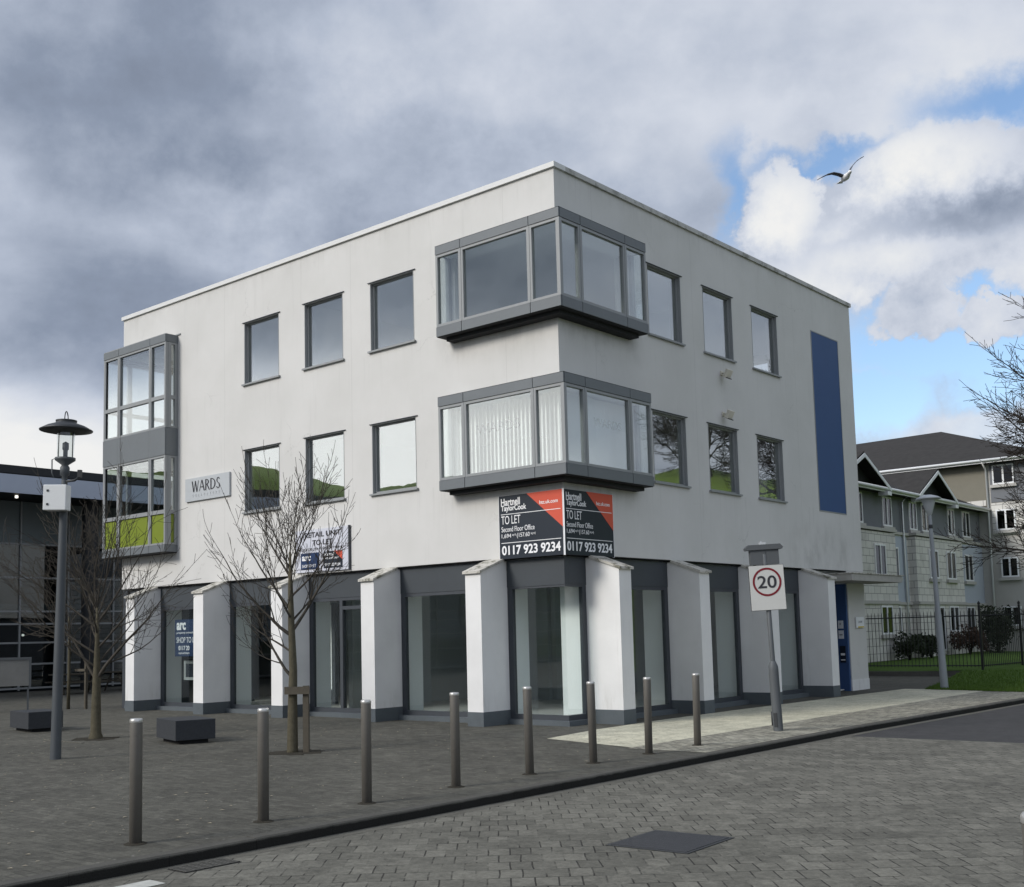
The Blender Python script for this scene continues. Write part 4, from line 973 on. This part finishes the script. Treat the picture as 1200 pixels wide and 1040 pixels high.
# earth squares at the feet of the trees
for x, y in ((-1.1, -5.75), (-6.88, -5.88)):
    rp = random.Random(int(x*10)); n_ = 26
    poly = [(x+rp.uniform(.34, .52)*math.cos(2*PI*k/n_), y+rp.uniform(.34, .52)*math.sin(2*PI*k/n_)) for k in range(n_)]
    struct(MB().prism(poly, .001, .006).build('tree_pit', 'earth'))
ed = MB().box(-7.55, -6.2, -6.56, -6.5, .001, .012); struct(ed.build('tree_pit_edge', 'channel'))
# thin sapling with two stakes further back on the left
sap = thing('sapling', 'very thin bare sapling behind the lamp post at left', 'sapling', (-17.1, -.85, 0))
MB().tube([(0, 0, -.05), (.02, 0, 1.0), (-.02, .02, 2.1), (-.06, .02, 2.6)], [.05, .045, .035, .02], 7).build('trunk', 'bark', sap)
cr = MB(); rn = random.Random(9)
for k in range(7): grow(cr, (0, 0, 1.5+k*.15), (math.sin(k*2.1), math.cos(k*2.1), 1.1), 1.1, .016, 1, rn, dict(wob=.1, up=.05, tip=.4, rmin=.006, kids=[3], max=1, t0=.3, ang=(20, 50), len=(.5, .8)))
cr.build('branches', 'twig', sap)
sk = thing('tree_stake', 'thin timber stake right beside the sapling at left', 'tree stake', (-16.6, -.6, 0))
MB().box(-.035, .035, -.035, .035, -.1, 1.35).build('post', 'wood', sk); MB().box(-.5, .03, -.06, -.037, 1.05, 1.12).build('tie_bar', 'wood', sk)
# large dark tree by the flats, mostly outside the right edge
prm_r = dict(wob=.11, up=.02, tip=.45, rmin=.0085, kids=[7, 6, 5, 3], max=4, t0=.2, ang=(20, 55), len=(.45, .72))
lr = [(3.0, -100, 20, 3.4, .11), (3.8, -60, 18, 3.3, .10), (4.6, -110, 28, 3.4, .11), (5.4, 60, 35, 3.4, .11), (5.6, -80, 34, 3.5, .11), (6.3, -130, 40, 3.3, .10), (6.6, -50, 48, 3.2, .10), (7.0, 150, 45, 3.2, .10), (7.4, -95, 58, 3.3, .10), (7.4, 30, 62, 3.2, .10), (7.4, -10, 78, 3.4, .1)]
limb_tree('bare_tree', 'large dark bare tree reaching in from the right edge before the flats', (5.9, 24.0, .3), [(0, 0, -.2), (0, 0, .3), (.05, 0, 2), (0, .1, 4.5), (-.05, 0, 7.4)], [.36, .30, .25, .21, .13], lr, prm_r, 31, bark='bark_dark', twig='bark_dark')
# trees on the bank that the right-hand windows reflect
prm_b = dict(wob=.14, up=.03, tip=.45, rmin=.012, kids=[6, 6, 3], max=3, t0=.2, ang=(22, 58), len=(.5, .75))
TB = ['tall bare tree on the grass bank across the road, nearest the road', 'tall bare tree on the grass bank across the road, furthest along the bank', 'tall bare tree on the grass bank across the road, between two others']
def bank_z(r): q = min(1, (r-28)/28); return 12*q*q*(3-2*q)
for k, (a, r, s) in enumerate(((24.8, 50, 41), (28.6, 54, 42), (26.8, 51, 43))):
    rn = random.Random(s)
    lb = [(1.2+.3*i, i*137 % 360, rn.uniform(15, 50), rn.uniform(2.2, 3.0), .06) for i in range(9)] + [(4.0, 40, 70, 2.0, .10), (4, 200, 60, 2.0, .09)]
    limb_tree('bank_tree', TB[k], (r*math.sin(R(a)), r*math.cos(R(a)), bank_z(r)-.3), [(0, 0, -.3), (0, 0, .4), (.2, .1, 1.6), (-.1, 0, 3), (.1, .1, 4.2)], [.24, .16, .13, .10, .07], lb, prm_b, s, 'trees on the grass bank', 'bark_dark', 'bark_dark')
def shrub(label, loc, rx, ry, rz, seed, m='leaf', n=1500):
    rn = random.Random(seed); t = thing('shrub', label, 'shrub', loc, group='dark shrubs behind the railings'); mb = MB()
    cl = [(rn.uniform(-.6, .6)*rx, rn.uniform(-.6, .6)*ry, rn.uniform(.3, .8)*rz*1.2, rn.uniform(.3, .55)) for _ in range(9)]
    for _ in range(n):
        c = rn.choice(cl); v = Vector((rn.gauss(0, 1), rn.gauss(0, 1), rn.gauss(0, 1))).normalized()*c[3]*rn.uniform(.5, 1.1)
        p = Vector((c[0]+v.x*rx, c[1]+v.y*ry, max(.03, c[2]+v.z*rz))); a = Vector((rn.uniform(-1, 1), rn.uniform(-1, 1), rn.uniform(-1, 1))).normalized(); b = a.orthogonal().normalized(); s = rn.uniform(.05, .10)
        mb.add([p-a*s, p+b*s*.5, p+a*s, p-b*s*.5], [(0, 1, 2, 3)])
    mb.build('foliage', m, t)
    stm = MB()
    for k in range(6): stm.tube([(0, 0, -.05), (rn.uniform(-.5, .5)*rx, rn.uniform(-.5, .5)*ry, rz*.9)], [.03, .012], 5)
    stm.build('stem', 'bark_dark', t)
shrub('low dark shrub against the pale block wall behind the railings', (-4.9, 32.2, .35), .7, 1.1, .8, 1)
shrub('dark reddish shrub in front of the glazed door behind the railings', (-4.7, 36.5, .35), .8, 1.0, 1.1, 2, 'leaf_red')
shrub('tall dark shrub at the corner where the railings turn', (-4.4, 39.5, .35), .9, 1.3, 1.7, 3, n=2400)
shrub('small dark shrub below the first bay of the flats', (-5.0, 30.0, .35), .6, .8, .8, 4, n=900)

# ------------------------------------------------------------------ railings
def railing(name, label, pts, h=2.05, sp=.125):
    t = thing(name, label, 'railing')
    bars, rails = MB(), MB()
    for (a, b) in zip(pts, pts[1:]):
        a, b = Vector(a), Vector(b); L_ = (b-a).length; n = int(L_/sp); d = (b-a)/L_
        for zz in (.18, 1.85): rails.tube([a+Vector((0, 0, zz)), b+Vector((0, 0, zz))], .02, 4)
        for i in range(n+1):
            p = a + d*(i*L_/n)
            bars.tube([p+Vector((0, 0, .12)), p+Vector((0, 0, h-.07)), p+Vector((0, 0, h))], [.011, .011, .002], 4, cap=False)
        m = int(L_/2.7)+1
        for i in range(m):
            p = a + d*(i*2.7)
            q = MB().box(p.x-.035, p.x+.035, p.y-.035, p.y+.035, p.z-.2, p.z+2.2); q.lathe([(.0, 2.2), (.045, 2.22), (.05, 2.27), (.03, 2.31), (0, 2.34)], 10, (p.x, p.y, p.z)); q.build('post', 'black_rail', t)
    bars.build('bars', 'black_rail', t); rails.build('rail', 'black_rail', t)
    return t
def railing_build():
    A = (-6.2, 22.0, .18); B = (.55, 22.0, .18); C2 = (3.9, 40.0, .3)
    railing('railing', 'black bar railing facing the road in front of the flats', [A, B])
    railing('railing', 'black bar railing running back from the corner post to the flats', [B, C2])
railing_build()
pw = MB().box(-6.3, .62, 21.9, 22.1, -.1, .17)
tag(pw.build('plinth_wall', 'kerb_stone'), 'low dark kerb wall under the front railings', 'wall')

# ------------------------------------------------------------------ flats behind
FL = thing('block_of_flats', 'pale block and grey render flats with two gables and a dark hip roof', 'building')
XA = -6.0
ZG = .1
fl = MB().box(-14, XA, 20.0, 44.0, ZG, 5.85); fl.build('lower_wall', 'block_stone', FL)
for e0, e1 in ((30.9, 32.9), (39.2, 43.0)): MB().box(XA+.001, XA+.02, e0, e1, 2.75, 5.68).build('render_panel', 'pale_blue_render', FL)
MB().box(XA, XA+.35, 33.1, 39.1, ZG, 5.70).build('projecting_bay', 'block_stone', FL)
MB().box(XA, XA+.35, 26.5, 30.8, ZG, 5.70).build('projecting_bay', 'block_stone', FL)
MB().box(-14, XA-.02, 20.0, 44.0, 5.85, 7.65).build('upper_wall', 'grey_render', FL)
sc = MB()
for z in (2.66, 5.74): sc.box(XA-.01, XA+.09, 20, 43.0, z, z+.12).box(XA+.01, XA+.43, 33.05, 39.15, z+.01, z+.13).box(XA+.01, XA+.43, 26.45, 30.85, z+.01, z+.13)
sc.build('string_course', 'grey_wall_render', FL)
def fwin(F, p, q, z0, z1, d, divs=2):
    """window of the flats: on A the wall x = d, on B the wall y = d"""
    m = MB(); fw = .07
    def b(mb, a0, a1, o0, o1, za, zb):
        return mb.box(d+o0, d+o1, a0, a1, za, zb) if F == 'A' else mb.box(a0, a1, d-o1, d-o0, za, zb)
    b(m, p, p+fw, .0, .05, z0, z1); b(m, q-fw, q, .0, .05, z0, z1); b(m, p+fw, q-fw, .0, .05, z1-fw, z1); b(m, p+fw, q-fw, .0, .05, z0, z0+fw)
    for i in range(1, divs): c = p+(q-p)*i/divs; b(m, c-fw*.6, c+fw*.6, .0, .055, z0+fw, z1-fw)
    wob = m.build('window', 'upvc', FL)
    b(MB(), p+fw, q-fw, .004, .02, z0+fw, z1-fw).build('pane', 'glass_flat', wob)
    b(MB(), p-.12, q+.12, .0, .12, z0-.16, z0-.01).build('sill', 'grey_wall_render', wob)
    b(MB(), p+fw, q-fw, .0005, .003, z0+fw, z1-fw).build('room_shade_sheet', 'cinema_dark', wob)  # thin dark sheet, its colour stands for the shade of the room
XB = XA+.352
for p, q, x in ((28.45, 29.6, XB), (31.1, 31.8, XA+.022), (34.6, 35.7, XB), (36.8, 38.0, XB), (40.2, 41.4, XA+.022)): fwin('A', p, q, 3.86, 5.18, x)
for p, q, x in ((28.8, 30.0, XB), (31.2, 31.8, XA+.002), (36.8, 38.0, XB), (40.2, 41.3, XA+.002)): fwin('A', p, q, 1.40, 2.60, x)
fwin('A', 34.9, 36.1, .55, 2.58, XB)
for p, q in ((27.2, 28.3), (30.4, 31.4), (33.4, 34.3), (34.9, 36.0), (38.3, 39.2), (40.3, 41.4)): fwin('A', p, q, 6.05, 7.35, XA-.018)
# roof of wing A with gables
ra = MB().add([(XA+.5, 20, 7.55), (XA+.5, 44, 7.55), (-10, 44, 9.6), (-10, 20, 9.6), (-14.5, 44, 7.55), (-14.5, 20, 7.55)], [(0, 1, 2, 3), (3, 2, 4, 5), (0, 3, 5), (1, 4, 2)])
ra.add([(XA+.5, 20, 7.45), (XA+.5, 44, 7.45), (-14.5, 44, 7.45), (-14.5, 20, 7.45)], [(0, 1, 2, 3)])
ra.build('roof', 'slate', FL)
gu = MB().tube([(XA+.56, 20, 7.55), (XA+.56, 43.2, 7.55)], .07, 6); gu.box(XA+.45, XA+.505, 20, 43.4, 7.42, 7.54); gu.build('gutter', 'upvc', FL)
def gable(yc, hw, zf, za):
    x1 = XA+.6
    m = MB(); th = .14
    # two roof slopes as slabs, running back into the main roof
    for s in (-1, 1):
        y0, y1 = yc, yc+s*(hw+.12); n = Vector((0, s*(za-zf), hw)).normalized()*th
        vs = [(x1, y0, za), (x1, y1, zf-.08), (-9.5, y1, zf-.08), (-9.5, y0, za)]
        m.add([*vs, *[(a+0, b+n.y*0, c+th) for a, b, c in vs]], [(0, 1, 2, 3), (4, 7, 6, 5), (0, 4, 5, 1), (1, 5, 6, 2), (2, 6, 7, 3), (3, 7, 4, 0)])
    g_ = m.build('gable_roof', 'slate', FL)
    bb = MB()
    for s in (-1, 1):
        bb.add([(x1+.003, yc, za+.06), (x1+.003, yc+s*(hw+.12), zf+.0), (x1+.003, yc+s*(hw+.12), zf-.15), (x1+.003, yc, za-.10), (x1+.04, yc, za+.06), (x1+.04, yc+s*(hw+.12), zf+.0), (x1+.04, yc+s*(hw+.12), zf-.15), (x1+.04, yc, za-.10)],
               [(0, 1, 2, 3), (4, 7, 6, 5), (0, 4, 5, 1), (1, 5, 6, 2), (2, 6, 7, 3), (3, 7, 4, 0)])
        bb.box(XA+.2, x1+.03, yc+s*(hw-.30), yc+s*(hw+.10), zf-.30, zf-.14)
    bb.build('bargeboard', 'upvc', g_)
    MB().add([(XA+.05, yc-hw, zf), (XA+.05, yc+hw, zf), (XA+.05, yc, za-.02), (XA, yc-hw, zf), (XA, yc+hw, zf), (XA, yc, za-.02)], [(0, 1, 2), (5, 4, 3), (0, 3, 4, 1), (1, 4, 5, 2), (2, 5, 3, 0)]).build('gable_wall', 'soffit_dark', g_)
gable(27.4, 2.5, 7.58, 8.78); gable(35.7, 2.35, 7.58, 8.82)
# wing B
MB().box(-24.0, -2.7, 43.0, 58.0, ZG, 10.0).build('rear_wing_wall', 'grey_wall_render', FL)
MB().box(-14.0, -5.55, 42.97, 42.999, 7.7, 9.95).build('render_panel', 'tan_render', FL)
MB().box(-5.35, -2.69, 42.97, 42.999, 7.9, 9.95).build('render_panel', 'grey_render', FL)
MB().box(-5.35, -2.68, 42.94, 42.998, 6.2, 7.85).box(-9.5, -5.6, 42.94, 42.998, 7.75, 8.05).build('block_band', 'block_stone', FL)
rb = MB(); e = .6
x0, x1, y0, y1, zz, zr = -25.5, -2.2, 42.4, 58.6, 10.05, 12.6
rb.add([(x0, y0, zz), (x1, y0, zz), (x1, y1, zz), (x0, y1, zz), (-17.2, 50.5, 13.05), (-10.3, 50.5, 13.15), (x0, y0, zz-.16), (x1, y0, zz-.16), (x1, y1, zz-.16), (x0, y1, zz-.16)],
       [(0, 1, 5, 4), (1, 2, 5), (2, 3, 4, 5), (3, 0, 4), (0, 6, 7, 1), (1, 7, 8, 2), (2, 8, 9, 3), (3, 9, 6, 0), (6, 9, 8, 7)])
rb.build('rear_wing_roof', 'slate', FL)
MB().tube([(x0, y0-.06, zz-.02), (x1, y0-.06, zz-.02)], .075, 6).box(x0, x1, y0-.02, y0-.003, zz-.16, zz-.06).build('gutter', 'upvc', FL)
MB().tube([(-5.5, 42.35, 9.95), (-5.5, 42.9, 9.6), (-5.5, 42.9, .2)], .05, 6).build('downpipe', 'upvc', FL)
dp = MB().tube([(XA+.42, 32.4, 7.5), (XA+.1, 32.4, 7.2), (XA+.1, 32.4, .2)], .05, 6); dp.build('downpipe', 'upvc', FL)
for p, q, z0, z1 in ((-5.2, -4.15, 8.8, 9.8), (-5.15, -4.2, 6.45, 7.5), (-5.05, -4.2, 4.05, 5.05), (-5.1, -4.2, 1.6, 2.58)): fwin('B', p, q, z0, z1, 42.93)

# ------------------------------------------------------------------ glazed hall at far left
CH = thing('glazed_hall', 'dark glazed hall with deep roof overhang and silver edge at far left', 'building')
XC = -31.0
MB().box(-70, -28.4, -40, 40, 8.32, 8.62).build('roof', 'cinema_dark', CH)
MB().box(-28.39, -28.30, -40, 40, 7.56, 8.26).build('roof_edge', 'cinema_fascia', CH)
MB().box(-70, -28.45, -40, 40, 7.62, 7.70).box(-70, -28.42, -40, 40, 7.72, 8.31).build('roof_underside', 'cinema_dark', CH)
MB().box(-70, XC-.35, -40, 40, 0, .3).box(-70, -40, -40, 40, .3, 7.6).box(XC-3, XC-2.8, -40, 40, .3, 2.3).build('inner_wall', 'cinema_dark', CH)
MB().box(XC-.06, XC-.02, -40, 40, 5.9, 7.6).box(XC-5, XC-.3, -40, 40, 3.2, 3.5).build('spandrel', 'cinema_panel', CH)
MB().box(XC-.02, XC, -40, 40, .15, 5.9).build('glazing', 'glass_far', CH)
mu = MB()
for z in (.1, 1.05, 1.9, 2.65, 3.15, 4.5, 5.85): mu.box(XC+.001, XC+.06, -40, 40, z, z+.07)
for i in range(40): y = -40.5+i*2.05; mu.box(XC+.002, XC+.07, y, y+.06, .05, 7.6)
mu.build('mullion_grid', 'frame_grey', CH)
for yy in (-33, -25, -17, -9.5, -1.3, 6.8, 15, 23, 31): MB().lathe([(.32, 0), (.32, 7.6)], 16, (-29.5, yy, 0)).build('column', 'cinema_dark', CH)
lm = bpy.data.materials.new('hall_lamp'); lm.use_nodes = True; nb_ = lm.node_tree.nodes['Principled BSDF']; nb_.inputs['Emission Color'].default_value = (1, .95, .85, 1); nb_.inputs['Emission Strength'].default_value = 1.0; M['hall_lamp'] = lm
for yy, z in ((3.9, 2.35), (5.1, 2.25), (6.5, 6.9), (3.2, 6.9)):
    if z > 5: MB().lathe([(0, -.06), (.06, -.04), (.06, .04), (0, .06)], 10, (-29.3, yy+.4, 7.55)).build('downlight', 'hall_lamp', CH)
    else: MB().lathe([(0, -.05), (.05, -.03), (.05, .03), (0, .05)], 10, (XC-.6, yy, z)).build('downlight', 'hall_lamp', CH)
def picnic(label, loc, rz):
    t = thing('picnic_table', label, 'picnic table', loc, (0, 0, rz), 'picnic tables before the glazed hall')
    MB().box(-.9, .9, -.35, .35, .70, .75).build('table_top', 'wood', t)
    for s in (-1, 1): MB().box(-.9, .9, s*.62-.13, s*.62+.13, .42, .46).build('seat', 'wood', t)
    for x in (-.65, .65):
        l = MB(); l.tube([(x, -.62, 0), (x, -.2, .69)], .04, 4); l.tube([(x, .62, 0), (x, .2, .69)], .04, 4); l.box(x-.03, x+.03, -.72, .72, .36, .42); l.build('leg_frame', 'wood', t)
picnic('weathered picnic table directly behind the lamp post before the glazed hall', (-26.5, 4.6, 0), R(80))
picnic('weathered picnic table left of the first pier before the glazed hall', (-27.2, 7.2, 0), R(95))

# ------------------------------------------------------------------ gull
gl = thing('gull', 'white and grey gull gliding with bent wings in the sky at right', 'bird', (-.32, 15.06, 15.43), (0, 0, R(48)))
gl.scale = (1.38, 1.38, 1.38)
bd_ = MB()
nseg = [(-.26, .004, .0), (-.20, .03, .0), (-.10, .065, .0), (.02, .078, .0), (.12, .06, .005), (.17, .042, .02), (.21, .045, .03), (.25, .035, .03), (.275, .014, .025), (.31, .005, .018)]
vs = []; n = 12
for yq, r, zq in nseg: vs += [(r*math.cos(2*PI*k/n), -yq, zq+r*.9*math.sin(2*PI*k/n)) for k in range(n)]
bd_.add(vs, [(i*n+k, i*n+(k+1) % n, (i+1)*n+(k+1) % n, (i+1)*n+k) for i in range(len(nseg)-1) for k in range(n)], True)
# tail fan
bd_.add([(-.03, .20, .01), (.03, .20, .01), (.09, .36, .02), (-.06, .37, .0), (-.03, .20, .0), (.03, .20, .0), (.09, .36, .012), (-.06, .37, -.008)], [(0, 1, 2, 3), (7, 6, 5, 4), (0, 4, 5, 1), (1, 5, 6, 2), (2, 6, 7, 3), (3, 7, 4, 0)])
# wings: root, wrist, tip
def wing(pts, mb):
    top, bot = [], []
    vs = []
    for (x, z, ch, sw) in pts: vs += [(x, -ch*.35+sw, z+.006), (x, ch*.65+sw, z+.002), (x, ch*.65+sw, z-.004), (x, -ch*.35+sw, z-.010)]
    fs = []
    for i in range(len(pts)-1):
        for k in range(4): fs.append((i*4+k, i*4+(k+1) % 4, i*4+4+(k+1) % 4, i*4+4+k))
    fs += [(0, 1, 2, 3), tuple(len(vs)-4+k for k in range(4))]
    mb.add(vs, fs, True)
wing([(-.05, .03, .15, 0), (-.16, .06, .15, -.02), (-.30, .075, .14, -.04), (-.42, .05, .11, -.02), (-.54, .0, .07, .03), (-.63, -.045, .02, .08)], bd_)
wing([(.05, .03, .15, 0), (.08, .12, .15, -.02), (.15, .25, .14, -.04), (.25, .36, .11, -.02), (.38, .46, .07, .03), (.49, .53, .02, .08)], bd_)
nbody = (len(nseg)-1)*12 + 6
gb_ = bd_.build('body', 'gull_white', gl); gb_.data.materials.append(M['gull_grey'])
for q in gb_.data.polygons: q.material_index = 1 if q.index >= nbody else 0
